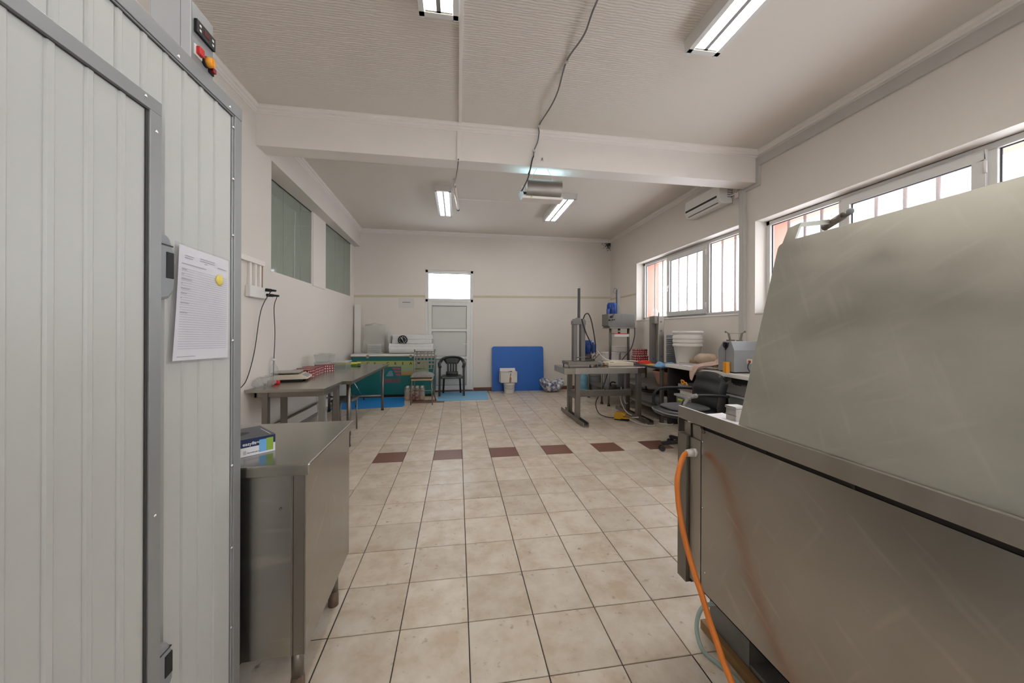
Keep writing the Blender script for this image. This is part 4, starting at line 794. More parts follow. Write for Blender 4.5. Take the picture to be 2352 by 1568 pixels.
b = B(); b.lathe([(0, -0.012), (0.098, -0.012), (0.100, 0.0), (0.098, 0.014), (0, 0.014)], KC, 28, 'y'); obj('case', b, M_BLACK, t)
b = B(); b.lathe([(0.088, -0.0135), (0.097, -0.016), (0.100, -0.010)], KC, 28, 'y'); obj('rim', b, M_BLACK, t)
for k in range(12):
    a = 2*PI*k/12; d = Vector((math.sin(a), 0, math.cos(a))); b = B(); b.bar(KC+Vector((0,-0.0138,0))+d*0.058, KC+Vector((0,-0.0138,0))+d*0.078, 0.010, 0.002, up=(0,1,0)); obj('hour_mark', b, M_WHITEP, t)
for a, l, w in ((-0.28, 0.055, 0.008), (2.62, 0.075, 0.006), (-0.6, 0.07, 0.006)):
    d = Vector((math.sin(a), 0, math.cos(a))); b = B(); b.bar(KC+Vector((0,-0.0155,0))-d*0.012, KC+Vector((0,-0.0155,0))+d*l, w, 0.0015, up=(0,1,0)); obj('hand', b, M_WHITEP, t)
# notices
t = thing('wall_notice', 'white paper notice on the back wall left of the door', 'paper', (-1.13, YB-0.003, 1.86))
b = B(); b.box(-1.285, -0.955, YB-0.004, YB-0.002, 1.845, 2.065); obj('sheet', b, mat('aged notice paper', (0.63, 0.60, 0.58), 0.7, 0, 0.03, 12), t)
b = B(); b.box(-1.20, -1.03, YB-0.0046, YB-0.004, 1.965, 1.979); obj('printed_line', b, M_INK, t)
# mats
b = B(); b.prism([(-2.16, 6.38), (-0.965, 6.50), (-0.945, 6.62), (-1.06, 7.42), (-2.16, 7.42)], 0.0, 0.006, 'z'); tag(obj('floor_mat', b, M_MATB), 'bright blue plastic sheet on the floor under the far steel table', 'mat')
b = B(); b.prism([(-0.40, 6.945), (0.60, 6.945), (0.655, 7.98), (-0.40, 7.98)], 0.0, 0.008, 'z'); tag(obj('doormat', b, M_MATL), 'light blue mat in front of the white back door', 'mat')
# metal chair
t = thing('metal_chair', 'metal chair with woven strap back and grey cushion before the freezer', 'chair', (-0.64, 6.82, 0))
LG = {'fl': ((-0.841, 6.638), (-0.820, 6.66)), 'fr': ((-0.452, 6.60), (-0.475, 6.66))}
for nm in LG:
    (x0, y0), (x1, y1) = LG[nm]; b = B(); b.cyl((x0, y0, 0), (x1, y1, 0.44), 0.011, n=8); obj('leg', b, M_STEELD, t)
for x0, x1, xt in ((-0.79, -0.815, -0.822), (-0.417, -0.47, -0.440)):
    b = B(); b.tube([(x0, 7.03, 0), (x1, 6.99, 0.25), (x1, 6.98, 0.45), (xt, 7.01, 0.75), (xt, 7.05, 0.965)], 0.011, 8); b.sph((xt, 7.05, 0.975), 0.015, 8); obj('back_post', b, M_STEELD, t)
for p, q in (((-0.818, 6.665, 0.235), (-0.812, 6.985, 0.235)), ((-0.478, 6.665, 0.235), (-0.465, 6.985, 0.235)), ((-0.815, 6.98, 0.20), (-0.47, 6.98, 0.20)), ((-0.822, 7.045, 0.945), (-0.44, 7.045, 0.945)), ((-0.818, 7.0, 0.62), (-0.45, 7.0, 0.62))):
    b = B(); b.cyl(p, q, 0.008, n=6); obj('rail', b, M_STEELD, t)
b = B(); b.box(-0.835, -0.460, 6.645, 6.99, 0.440, 0.462); obj('seat_board', b, M_PALEW, t, bevel=0.004)
b = B(); b.box(-0.83, -0.465, 6.66, 6.98, 0.462, 0.478); b.box(-0.825, -0.47, 6.655, 6.985, 0.488, 0.500); obj('seat_pad', b, M_CARD, t, bevel=0.004)
b = B(); b.box(-0.822, -0.473, 6.66, 6.98, 0.478, 0.488); obj('pad_gap', b, M_DARK, t)
b = B(); b.grid(lambda u, v: (-0.85+0.41*u, 6.62+0.38*v, 0.502+0.0*u+0.085*(max(0, math.sin(PI*u)*math.sin(PI*v)))**0.35), 16, 16); b.grid(lambda u, v: (-0.85+0.41*u, 6.62+0.38*v, 0.5005), 2, 2); obj('cushion', b, M_CUSH, t)
for k in range(5):
    x = -0.775+0.068*k; b = B(); b.obox((x, 7.028, 0.78), (0.011, 0, 0), (0, 0.0015, 0), (0, 0.018, 0.165)); obj('back_strap', b, M_STEELD, t)
for k in range(4):
    z = 0.900-0.066*k; b = B(); b.obox((-0.631, 7.006+0.135*(z-0.62)+0.004, z), (0.186, 0, 0), (0, 0.0015, 0), (0, 0.002, 0.013)); obj('back_strap', b, M_STEELD, t)
# bottle pack under the chair
t = thing('bottle_pack', 'shrink-wrapped pack of jars with orange caps under the metal chair', 'bottle pack', (-0.83, 7.17, 0))
MJ = pack_material('amber jar contents', (0.30, 0.05, 0.02), (0.45, 0.28, 0.16), (0.55, 0.52, 0.46), 26)
for i in range(4):
    for j in range(2):
        x, y = -0.965+0.092*i, 7.12+0.095*j; b = B(); b.lathe([(0, 0.004), (0.042, 0.004), (0.0455, 0.02), (0.0455, 0.17), (0.030, 0.215), (0.022, 0.235), (0, 0.236)], (x, y, 0), 14); jb = obj('jar', b, MJ if (i+j) % 3 else mat('pale jar', (0.42, 0.36, 0.28), 0.25, 0, 0.3, 20), t)
        b = B(); b.cyl((x, y, 0.235), (x, y, 0.262), 0.024, n=12); obj('cap', b, M_WHITEP, jb)
    b = B(); b.lathe([(0.0, -0.044), (0.012, -0.046), (0.022, -0.046), (0.026, -0.04)], (-0.965+0.092*i, 7.12, 0.055), 12, 'y'); obj('round_label', b, M_AMBER if i in (0, 3) else M_RED, t)
b = B(); b.box(-1.02, -0.635, 7.066, 7.27, 0.002, 0.268); obj('shrink_film', b, M_FILM, t, bevel=0.03)
# plastic armchair
t = thing('plastic_armchair', 'dark green plastic armchair standing on the light blue mat', 'chair', (-0.12, 7.58, 0))
def band(pts, w0, w1, th, mirror=False):
    P = sm(pts, 5); b = B(); vs = []; n = len(P)
    for i, p in enumerate(P):
        d = (P[min(i+1, n-1)]-P[max(i-1, 0)]).normalized(); up = Vector((0,0,1)); sd = d.cross(up); sd = sd.normalized() if sd.length > 0.1 else Vector((0,1,0)); w = w0+(w1-w0)*abs(2*i/(n-1)-1); nn = sd.cross(d).normalized()
        for s, h in ((-1,-1),(1,-1),(1,1),(-1,1)): vs.append(p+sd*(w/2*s)+nn*(th/2*h))
    fs = [(4*i+k, 4*i+(k+1) % 4, 4*i+4+(k+1) % 4, 4*i+4+k) for i in range(n-1) for k in range(4)]
    return b.add(vs, fs+[(3,2,1,0), (4*n-4, 4*n-3, 4*n-2, 4*n-1)], True)
cxm = -0.12
b = band([(cxm-0.238, 7.42, 0.60), (cxm-0.258, 7.50, 0.655), (cxm-0.245, 7.64, 0.685), (cxm-0.17, 7.76, 0.765), (cxm, 7.80, 0.790), (cxm+0.17, 7.76, 0.765), (cxm+0.245, 7.64, 0.685), (cxm+0.258, 7.50, 0.655), (cxm+0.238, 7.42, 0.60)], 0.045, 0.060, 0.040); obj('arm_and_top_rail', b, M_DPLAST, t)
b = B(); b.grid(lambda u, v: (cxm+(-0.5+u)*(0.46-0.06*v), 7.385+0.38*v, 0.405-0.022*math.sin(PI*u)*math.sin(PI*min(1, v*1.1))-(0.035 if v == 0 else 0)), 12, 12); obj('seat', b, M_DPLAST, t, thick=0.012)
b = B(); b.grid(lambda u, v: (cxm+(-0.5+u)*0.25, 7.775-0.012*math.sin(PI*u)+0.02*v-0.02, 0.405+0.07*v), 8, 3); obj('lower_back', b, M_DPLAST, t, thick=0.010)
b = B(); b.grid(lambda u, v: (cxm+(-0.5+u)*(0.25+0.14*v), 7.785-0.0*v+0.012*v, 0.64+0.15*v-0.045*v*(2*u-1)**2), 10, 6); obj('upper_back', b, M_DPLAST, t, thick=0.010)
for k in range(4):
    xx = cxm-0.085+0.0567*k; b = B(); b.obox((xx, 7.775, 0.56), (0.019, 0, 0), (0, 0.004, 0), (0, 0.005, 0.10)); obj('back_slat', b, M_DPLAST, t, bevel=0.003)
for s in (-1, 1):
    b = B(); b.bar((cxm+s*0.247, 7.40, 0.009), (cxm+s*0.243, 7.435, 0.62), 0.045, 0.03, up=(0,1,0)); obj('leg', b, M_DPLAST, t, bevel=0.006)
    b = B(); b.bar((cxm+s*0.185, 7.80, 0.009), (cxm+s*0.165, 7.75, 0.41), 0.042, 0.03, up=(0,1,0)); obj('leg', b, M_DPLAST, t, bevel=0.006)
# blue board leaning on the back wall
b = B(); n = 6; w, h, r = 0.595, 1.003, 0.05; poly = []
for cx0, cz0, a0 in ((w-0.002, 0, -90), (w-r, h-r, 0), (-w+r, h-r, 90), (-w, 0, 180)):
    if cz0 == 0: poly.append((cx0, 0.0)); continue
    for k in range(n+1): a = math.radians(a0+90*k/n); poly.append((cx0+r*math.cos(a), cz0+r*math.sin(a)))
b.prism(poly, -0.009, 0.009, 'y')
lean = math.atan2(0.105, 1.0); b.v = [(1.362+x, 7.925+y*math.cos(lean)+z*math.sin(lean), 0.002+z*math.cos(lean)-y*math.sin(lean)) for x, y, z in b.v]
tag(obj('plastic_board', b, M_BOARD, bevel=0.003), 'large blue rounded board leaning against the back wall', 'board')
t = thing('bucket', 'white bucket with wire handle standing before the blue board', 'bucket', (1.113, 7.68, 0))
b = B(); b.lathe([(0, 0.002), (0.105, 0.002), (0.108, 0.012), (0.120, 0.185), (0.128, 0.187), (0.128, 0.200), (0.121, 0.202), (0.121, 0.212), (0.127, 0.214), (0.127, 0.232), (0.118, 0.235), (0.112, 0.20), (0.10, 0.02), (0, 0.018)], (1.113, 7.68, 0), 28); obj('body', b, M_WHITEP, t)
b = B(); b.tube([(1.113+0.132*math.cos(a), 7.68-0.132*abs(math.sin(a))*0.95-0.01, 0.205-0.105*math.sin(a)) for a in [PI*k/8 for k in range(9)]], 0.003, 5); obj('wire_handle', b, M_STEELD, t)
t = thing('carton', 'torn white carton sitting on the bucket before the blue board', 'box', (1.09, 7.68, 0.235))
BX = (0.905, 1.275, 7.555, 7.80, 0.236, 0.475)
b = B(); x0, x1, y0, y1, z0, z1 = BX; e = 0.006
b.box(x0, x1, y0, y1, z0, z0+e); b.box(x0, x0+e, y0, y1, z0, z1); b.box(x1-e, x1, y0, y1, z0, z1); b.box(x0, x1, y1-e, y1, z0, z1); b.box(x0, x1, y0, y0+e, z0, z1-0.01); obj('body', b, M_WCARD, t)
b = B(); b.obox((1.0, 7.62, 0.482), (0.10, 0, 0.004), (0, 0.065, 0.004), (0, 0, 0.003)); b.obox((1.215, 7.62, 0.470), (0.05, 0, -0.01), (0, 0.06, 0.01), (0, 0, 0.003)); b.obox((1.09, 7.78, 0.50), (0.17, 0, 0), (0, 0.02, 0.03), (0, 0.001, 0.001)); obj('flap', b, M_WCARD, t)
b = B(); b.add([(1.095, y0-0.001, 0.240), (1.140, y0-0.001, 0.240), (1.145, y0-0.001, 0.34), (1.120, y0-0.001, 0.385), (1.100, y0-0.001, 0.33)], [(0,1,2,3,4)]); b.add([(1.11, y0-0.001, 0.37), (1.135, y0-0.001, 0.39), (1.14, y0-0.001, 0.43), (1.12, y0-0.001, 0.45)], [(0,1,2,3)]); obj('tear', b, M_CARD, t)
# wrapped bundle on the floor
b = B()
def bundle(u, v):
    a = 2*PI*u; x = 1.80+0.57*v; s = math.sin(PI*v); r = 0.085+0.045*s**0.5+0.012*math.sin(4*a+9*v)+0.008*math.sin(17*v+2*a); r *= min(1, 8*v+0.05, 8*(1-v)+0.05)**0.5
    zc = 0.125+0.13*(2*v-1)**2*(1 if v < 0.5 else 0.75); return (x, 7.72+r*1.15*math.cos(a), max(0.002, zc+r*math.sin(a)))
b.grid(bundle, 28, 36); tag(obj('wrapped_bundle', b, M_PACK), 'bundle of printed paper in clear film lying on the floor by the back wall', 'bundle')
# ================================================================== PRESS BENCH (centre right)
t = thing('press_bench', 'heavy steel bench with H-shaped legs on channel feet, carrying the press', 'bench', (2.16, 5.27, 0))
b = B(); b.box(1.535, 2.80, 5.0, 5.54, 0.715, 0.806); obj('top', b, M_STEELH, t, bevel=0.004)
b = B(); b.box(1.70, 2.68, 4.994, 5.0, 0.716, 0.803); obj('front_plate', b, M_STEEL, t, bevel=0.002)
for x in (1.732, 2.705):
    b = B(); P = [(x-0.005, 0.012), (x+0.080, 0.012), (x+0.080, 0.070), (x+0.068, 0.070), (x+0.068, 0.026), (x+0.007, 0.026), (x+0.007, 0.070), (x-0.005, 0.070)]
    b.prism(P, 4.73, 5.80, 'y'); ft = obj('channel_foot', b, M_STEELD, t)
    for y in (4.78, 5.75): b = B(); b.cyl((x+0.037, y, 0), (x+0.037, y, 0.012), 0.045, n=14); obj('foot_pad', b, M_WHITEP, ft)
    for y in (5.10, 5.47): b = B(); b.box(x+0.003, x+0.073, y-0.036, y+0.036, 0.026, 0.716); obj('leg', b, M_STEELD, t, bevel=0.004)
    b = B(); b.box(x+0.008, x+0.068, 5.136, 5.434, 0.33, 0.43); obj('leg_rail', b, M_STEELD, t, bevel=0.003)
b = B(); b.box(1.80, 2.71, 5.25, 5.32, 0.335, 0.430); obj('crossbar', b, M_STEELD, t, bevel=0.004)
# press column
t = thing('hydraulic_press', 'tall steel press with twin uprights, dark rod and blue motor on the bench', 'press', (1.86, 5.24, 0.806))
b = B(); b.box(1.615, 2.09, 5.06, 5.38, 0.845, 0.892); obj('base_plate', b, M_STEELD, t, bevel=0.004)
for x, y in ((1.635, 5.08), (2.07, 5.08), (1.635, 5.36), (2.07, 5.36)):
    b = B(); b.cyl((x, y, 0.806), (x, y, 0.846), 0.010, 0.016, n=8); obj('base_foot', b, M_STEELD, t)
for x0, x1 in ((1.728, 1.790), (1.845, 1.915)):
    b = B(); b.box(x0, x1, 5.16, 5.26, 0.892, 1.452); obj('upright', b, M_MATT, t, bevel=0.005)
b = B(); b.prism([(1.712, 1.448), (1.848, 1.448), (1.848, 1.50), (1.825, 1.548), (1.765, 1.548), (1.722, 1.52), (1.712, 1.49)], 5.14, 5.16, 'y'); b.prism([(1.72, 1.448), (1.93, 1.448), (1.93, 1.50), (1.90, 1.535), (1.75, 1.535), (1.72, 1.50)], 5.17, 5.27, 'y'); obj('head', b, M_MATT, t, bevel=0.003)
b = B(); b.box(1.805, 1.838, 5.185, 5.215, 1.535, 2.0); obj('rod', b, mat('dark screw rod', (0.05, 0.045, 0.045), 0.4, 0.5, 0.2, 12), t, bevel=0.003)
b = B(); b.box(1.838, 1.844, 5.19, 5.21, 1.545, 2.0); obj('rod_edge', b, M_MATT, t)
b = B(); b.tube([(1.825+0.02*math.cos(a), 5.2, 2.005+0.02*math.sin(a)) for a in [2*PI*k/10 for k in range(11)]], 0.005, 6); obj('rod_ring', b, M_CHROME, t)
b = B(); b.cyl((2.015, 5.30, 1.0), (2.015, 5.30, 1.185), 0.073, n=20); b.lathe([(0.073, 1.185), (0.068, 1.205), (0, 1.208)], (2.015, 5.30, 0), 20)
for k in range(14): a = 2*PI*k/14; b.obox((2.015+0.077*math.cos(a), 5.30+0.077*math.sin(a), 1.09), (0.006*math.cos(a), 0.006*math.sin(a), 0), (-0.003*math.sin(a), 0.003*math.cos(a), 0), (0, 0, 0.085))
mo = obj('motor', b, M_MOTOR, t)
b = B(); b.box(2.075, 2.125, 5.25, 5.33, 1.02, 1.145); obj('terminal_box', b, M_MOTOR, mo, bevel=0.005)
b = B(); b.cyl((2.0, 5.28, 0.892), (2.0, 5.28, 1.0), 0.062, n=14); b.box(1.925, 2.085, 5.20, 5.36, 0.892, 0.925); b.box(1.93, 2.0, 5.19, 5.23, 0.93, 0.98); obj('pump', b, mat('oily pump castings', (0.07, 0.065, 0.06), 0.4, 0.6, 0.5, 25), t, bevel=0.004)
for p, q in (((1.77, 5.15, 0.947), (1.93, 5.15, 0.955)), ((2.08, 5.2, 0.93), (2.14, 5.18, 0.99)), ((2.02, 5.2, 0.95), (2.02, 5.2, 1.03)), ((2.05, 5.2, 0.94), (2.09, 5.18, 1.01))):
    b = B(); b.cyl(p, q, 0.008, n=8); b.sph(q, 0.012, 8); obj('lever', b, M_STEELD, t)
for pts in ([(1.86, 5.17, 1.53), (1.875, 5.15, 1.46), (1.93, 5.15, 1.30), (2.01, 5.16, 1.14), (2.035, 5.2, 1.02)], [(1.885, 5.18, 1.53), (1.91, 5.16, 1.60), (1.96, 5.16, 1.61), (2.01, 5.16, 1.50), (2.06, 5.16, 1.25), (2.085, 5.18, 1.08), (2.085, 5.2, 0.96)]):
    b = B(); b.tube(pts, 0.009, 7); obj('hydraulic_hose', b, M_RUBBER, t)
b = B(); b.tube([(2.12, 5.30, 1.09), (2.18, 5.33, 1.03), (2.30, 5.40, 0.93), (2.45, 5.50, 0.875), (2.65, 5.58, 0.862), (2.93, 5.62, 0.85), (3.05, 5.62, 0.83)], 0.008, 7); tag(obj('motor_cable', b, M_WCABLE), 'white cable sagging from the blue press motor towards the steel shelving', 'cable')
t = thing('instrument_case', 'cream plastic instrument case lying on the press bench', 'case', (2.50, 5.33, 0.806))
b = B(); b.box(2.31, 2.73, 5.22, 5.46, 0.807, 0.858); obj('body', b, M_CREAM, t, bevel=0.006)
b = B(); b.box(2.33, 2.66, 5.30, 5.46, 0.858, 0.868); obj('lid', b, M_CREAM, t, bevel=0.004)
b = B(); b.box(2.37, 2.42, 5.27, 5.30, 0.858, 0.863); obj('catch', b, M_BLACK, t); b = B(); b.box(2.28, 2.31, 5.28, 5.40, 0.82, 0.85); obj('wood_end', b, M_PALEW, t)
b = B(); b.grid(bagf(2.20, 5.36, 0.807, 0.07, 0.08, 0.075, 0.4), 20, 10); tag(obj('grey_rag', b, M_CUSH), 'crumpled grey rag between the press and the cream case', 'rag')
# foot pedal and cables on the floor
t = thing('foot_pedal', 'yellow foot pedal switch on the floor under the bench', 'pedal', (2.47, 5.09, 0), math.radians(-35))
b = B(); b.box(-0.10, 0.11, -0.055, 0.055, 0.0, 0.018); obj('base', b, M_BLACK, t, local=True, bevel=0.004)
b = B(); P = [(-0.105, 0.018), (-0.105, 0.085), (-0.08, 0.118), (0.0, 0.120), (0.06, 0.100), (0.06, 0.085), (0.02, 0.060), (0.115, 0.050), (0.115, 0.035), (0.0, 0.03), (-0.01, 0.018)]
b.prism(P, -0.06, 0.06, 'y'); obj('hood', b, M_YEL, t, local=True, bevel=0.006)
b = B(); b.box(-0.005, 0.10, -0.048, 0.048, 0.018, 0.05); obj('tread', b, M_BLACK, t, local=True, bevel=0.004)
b = B(); b.tube([(2.55, 5.0, 0.03), (2.58, 4.90, 0.012), (2.62, 4.76, 0.009), (2.70, 4.69, 0.009), (2.79, 4.72, 0.009), (2.80, 4.86, 0.009), (2.74, 4.98, 0.05), (2.62, 5.06, 0.04)], 0.008, 6); tag(obj('pedal_cable', b, M_WCABLE), 'pale cable looping on the floor from the yellow pedal', 'cable')
b = B(); b.tube([(2.82, 5.05, 0.008), (2.95, 4.95, 0.008), (3.10, 4.92, 0.008), (3.18, 5.02, 0.008), (3.08, 5.14, 0.008), (2.98, 5.05, 0.012), (3.05, 4.88, 0.008), (3.10, 4.76, 0.008), (3.02, 4.72, 0.008), (2.90, 4.82, 0.008)], 0.006, 6); tag(obj('loose_cable', b, M_WCABLE), 'thin white cable coiled on the floor beside the right bench foot', 'cable')
b = B(); b.tube([(2.34, 5.30, 0.70), (2.28, 5.40, 0.40), (2.20, 5.45, 0.20), (2.22, 5.38, 0.05), (2.30, 5.26, 0.012), (2.40, 5.14, 0.02)], 0.007, 6); tag(obj('pedal_lead', b, M_CABLE), 'black lead curving from the bench down to the yellow pedal', 'cable')
b = B(); b.tube([(2.62, 5.42, 0.45), (2.60, 5.40, 0.25), (2.64, 5.30, 0.08), (2.72, 5.2, 0.03), (2.84, 5.1, 0.01)], 0.008, 6); b.tube([(2.66, 5.44, 0.32), (2.70, 5.42, 0.18), (2.85, 5.50, 0.22)], 0.007, 6); tag(obj('hanging_cable', b, M_WCABLE), 'white cable hanging behind the right bench leg', 'cable')

# ================================================================== BACK RIGHT CORNER: stand with second press
t = thing('press_stand', 'steel stand with thin dark-footed legs carrying the second press', 'stand', (3.03, 6.5, 0))
b = B(); b.box(2.60, 3.50, 6.02, 7.02, 0.715, 0.745); obj('top', b, M_STEELH, t, bevel=0.003)
for x, y in ((2.655, 6.29), (2.70, 6.08), (3.42, 6.08), (3.42, 6.95), (2.655, 6.95)):
    b = B(); b.cyl((x, y, 0.03), (x, y, 0.715), 0.017, n=10); lg = obj('leg', b, M_STEELD, t)
    b = B(); b.cyl((x, y, 0), (x, y, 0.03), 0.03, 0.026, n=12); obj('foot_cap', b, M_RUBBER, lg)
b = B(); b.box(2.67, 3.45, 6.05, 6.99, 0.28, 0.30); obj('lower_shelf', b, M_STEELD, t)
t = thing('press_machine', 'steel press with grey head box and blue motor in the back right corner', 'press', (3.12, 6.6, 0.745))
for x, y in ((2.935, 6.55), (3.308, 6.55)):
    b = B(); b.cyl((x, y, 0.76), (x, y, 1.44), 0.024, n=14); obj('pillar', b, M_MATT, t)
b = B(); b.box(2.85, 3.40, 6.40, 6.80, 0.745, 0.765); obj('base_plate', b, M_STEELD, t, bevel=0.003)
b = B(); b.prism([(2.845, 1.46), (2.89, 1.425), (3.40, 1.425), (3.40, 1.685), (2.845, 1.685)], 6.45, 6.75, 'y'); obj('head', b, M_MATT, t, bevel=0.005)
b = B(); b.box(2.87, 3.40, 6.44, 6.76, 1.405, 1.425); obj('head_plate', b, M_STEELD, t, bevel=0.002)
for x, z, r in ((2.915, 1.63, 0.024), (2.865, 1.565, 0.015), (2.93, 1.57, 0.009), (2.965, 1.575, 0.008), (2.95, 1.665, 0.007)):
    b = B(); b.cyl((x, 6.45, z), (x, 6.415, z), r, n=12); obj('knob', b, M_BLACK, t)
b = B(); b.cyl((2.99, 6.60, 1.685), (2.99, 6.60, 1.89), 0.085, n=20); b.lathe([(0.085, 1.89), (0.078, 1.908), (0, 1.91)], (2.99, 6.60, 0), 20)
for k in range(14): a = 2*PI*k/14; b.obox((2.99+0.09*math.cos(a), 6.6+0.09*math.sin(a), 1.78), (0.007*math.cos(a), 0.007*math.sin(a), 0), (-0.0035*math.sin(a), 0.0035*math.cos(a), 0), (0, 0, 0.095))
mo = obj('motor', b, M_MOTOR, t); b = B(); b.box(2.872, 2.91, 6.52, 6.60, 1.69, 1.79); obj('terminal_box', b, M_MOTOR, mo, bevel=0.004)
b = B(); b.box(3.085, 3.135, 6.57, 6.63, 1.685, 2.165); obj('rod', b, mat('grey screw rod', (0.12, 0.115, 0.11), 0.4, 0.6, 0.2, 12), t, bevel=0.003); b = B(); b.box(3.135, 3.148, 6.58, 6.62, 1.685, 2.16); obj('rod_edge', b, M_MATT, t)
b = B(); b.tube([(3.11, 6.6, 2.165), (3.06, 6.6, 2.195), (3.03, 6.6, 2.17), (3.03, 6.6, 2.12), (3.07, 6.6, 2.09)], 0.006, 6); obj('rod_loop', b, M_GCABLE, t)
b = B(); b.cyl((3.13, 6.58, 1.30), (3.13, 6.58, 1.41), 0.025, n=12); obj('plunger', b, M_CHROME, t)
b = B(); b.box(2.98, 3.28, 6.46, 6.70, 1.245, 1.298); pl = obj('platen', b, M_WHITEP, t, bevel=0.004); b = B(); b.box(2.98, 3.26, 6.457, 6.70, 1.298, 1.310); obj('red_edge', b, M_RED, pl)
b = B(); b.tube([(3.385, 6.44, 1.42), (3.37, 6.42, 1.25), (3.28, 6.38, 1.02), (3.12, 6.34, 0.86), (3.0, 6.25, 0.76)], 0.009, 6); tag(obj('press_cable', b, M_CABLE), 'black cable arcing from the corner press head down to the stand', 'cable')
for x0, x1, y0, y1, z, h, lab in ((2.95, 3.26, 6.83, 7.0, 0.746, 0.165, 'white lidded tub behind the pillars of the corner press'), (3.18, 3.47, 6.82, 6.99, 0.926, 0.11, 'white lidded tub stacked higher at the right of the corner press')):
    t = thing('lidded_tub', lab, 'container', ((x0+x1)/2, (y0+y1)/2, z), 0, 'white lidded tubs')
    b = B(); b.prism([(x0+.012, z), (x1-.012, z), (x1, z+h), (x0, z+h)], y0, y1, 'y'); obj('body', b, M_WHITEP, t, bevel=0.01)
    b = B(); b.box(x0-.012, x1+.012, y0-.012, y1+.012, z+h-0.012, z+h+0.012); obj('lid', b, M_WHITEP, t, bevel=0.006)
t = thing('tub_riser', 'small white crate holding up the higher tub by the corner press', 'crate', (3.38, 6.9, 0.746))
b = B(); b.box(3.30, 3.47, 6.85, 6.98, 0.746, 0.924); obj('body', b, M_WHITEP, t, bevel=0.006)
# floor level behind the bench
t = thing('water_jug', 'large blue water jug on the floor behind the press bench', 'jug', (2.69, 7.35, 0))
b = B(); b.lathe([(0, 0.003), (0.125, 0.003), (0.135, 0.02), (0.135, 0.12), (0.128, 0.13), (0.135, 0.14), (0.135, 0.28), (0.128, 0.29), (0.135, 0.30), (0.13, 0.36), (0.06, 0.43), (0.03, 0.45), (0.03, 0.49)], (2.69, 7.35, 0), 24); obj('body', b, M_JUG, t)
b = B(); b.cyl((2.69, 7.35, 0.485), (2.69, 7.35, 0.51), 0.034, n=14); obj('cap', b, M_BOARD, t)
t = thing('grey_drum', 'grey plastic drum beside the blue water jug', 'drum', (2.98, 7.4, 0))
b = B(); b.lathe([(0, 0.003), (0.14, 0.003), (0.15, 0.03), (0.15, 0.44), (0.14, 0.47), (0, 0.475)], (2.98, 7.42, 0), 24); obj('body', b, M_GREYP, t); b = B(); b.lathe([(0.15, 0.38), (0.156, 0.385), (0.156, 0.40), (0.15, 0.405)], (2.98, 7.42, 0), 24); obj('hoop', b, M_HANDLE, t)
t = thing('switch_cabinet', 'small grey electrical cabinet on the lower shelf of the press stand', 'cabinet', (2.92, 6.3, 0.30))
b = B(); b.box(2.76, 3.08, 6.25, 6.45, 0.302, 0.60); obj('case', b, M_GREYM, t, bevel=0.006)
b = B(); b.box(2.78, 2.95, 6.235, 6.25, 0.36, 0.56); obj('door', b, M_TRUNK, t, bevel=0.004)
t = thing('pump_unit', 'small dark pump unit on the lower shelf of the press stand', 'pump', (2.74, 6.13, 0.30))
b = B(); b.box(2.75, 2.85, 6.08, 6.20, 0.302, 0.38); obj('block', b, M_STEELD, t, bevel=0.006)
b = B(); b.tube([(2.76, 6.1, 0.34), (2.74, 6.1, 0.40), (2.78, 6.1, 0.43), (2.84, 6.1, 0.415)], 0.012, 7); obj('grip', b, M_BLACK, t)

# ================================================================== STEEL SHELVING (right wall)
t = thing('steel_shelving', 'low stainless shelf unit with two shelves behind the press bench', 'shelf', (3.28, 5.4, 0))
b = B(); b.box(2.955, 3.60, 4.83, 6.0, 0.782, 0.812); obj('top', b, M_STEELH, t, bevel=0.003)
for z in (0.505, 0.20):
    b = B(); b.box(2.965, 3.59, 4.85, 5.98, z-0.03, z+0.008); obj('shelf', b, M_STEEL, t, bevel=0.003)
for x, y in ((2.985, 4.86), (2.985, 5.97), (3.57, 4.86), (3.57, 5.97)):
    b = B(); b.box(x-0.024, x+0.024, y-0.024, y+0.024, 0, 0.782); obj('leg', b, M_STEELD, t, bevel=0.003)
t = thing('pink_basin', 'pink plastic basin on the upper shelf of the steel shelving', 'basin', (3.23, 5.10, 0.513))
b = B(); b.lathe([(0, 0.003), (0.13, 0.003), (0.15, 0.02), (0.205, 0.20), (0.222, 0.205), (0.222, 0.222), (0.205, 0.225), (0.145, 0.03), (0, 0.022)], (3.23, 5.10, 0.514), 28); obj('body', b, M_PINK, t)
b = B(); b.lathe([(0.206, 0.178), (0.212, 0.182), (0.212, 0.188), (0.207, 0.192)], (3.23, 5.10, 0.514), 28); obj('rim_ring', b, M_PINK, t)
t = thing('stacked_carton', 'grey carton stored on the lower shelf at the back of the shelving', 'box', (3.35, 5.45, 0.208))
b = B(); b.box(3.05, 3.56, 5.25, 5.70, 0.209, 0.335); obj('body', b, M_GCARD, t, bevel=0.003)
b = B(); b.lathe([(0, 0.0), (0.21, 0.0), (0.225, 0.02), (0.218, 0.022), (0, 0.006)], (3.22, 5.42, 0.337), 28); tag(obj('round_pan', b, M_STEELD), 'shallow round metal pan lying on the grey carton in the shelving', 'pan')
t = thing('glass_jar', 'large clear jar lying on its side on the lower steel shelf', 'jar', (3.10, 5.05, 0.208))
b = B(); b.lathe([(0, -0.13), (0.05, -0.13), (0.075, -0.11), (0.078, 0.06), (0.055, 0.10), (0.045, 0.12), (0.045, 0.14)], (3.10, 5.06, 0.288), 20, 'y'); obj('body', b, M_PET, t)
b = B(); b.lathe([(0, -0.165), (0.06, -0.165), (0.078, -0.15), (0.080, -0.105)], (3.10, 5.06, 0.288), 20, 'y'); obj('base_end', b, M_WHITEP, t)
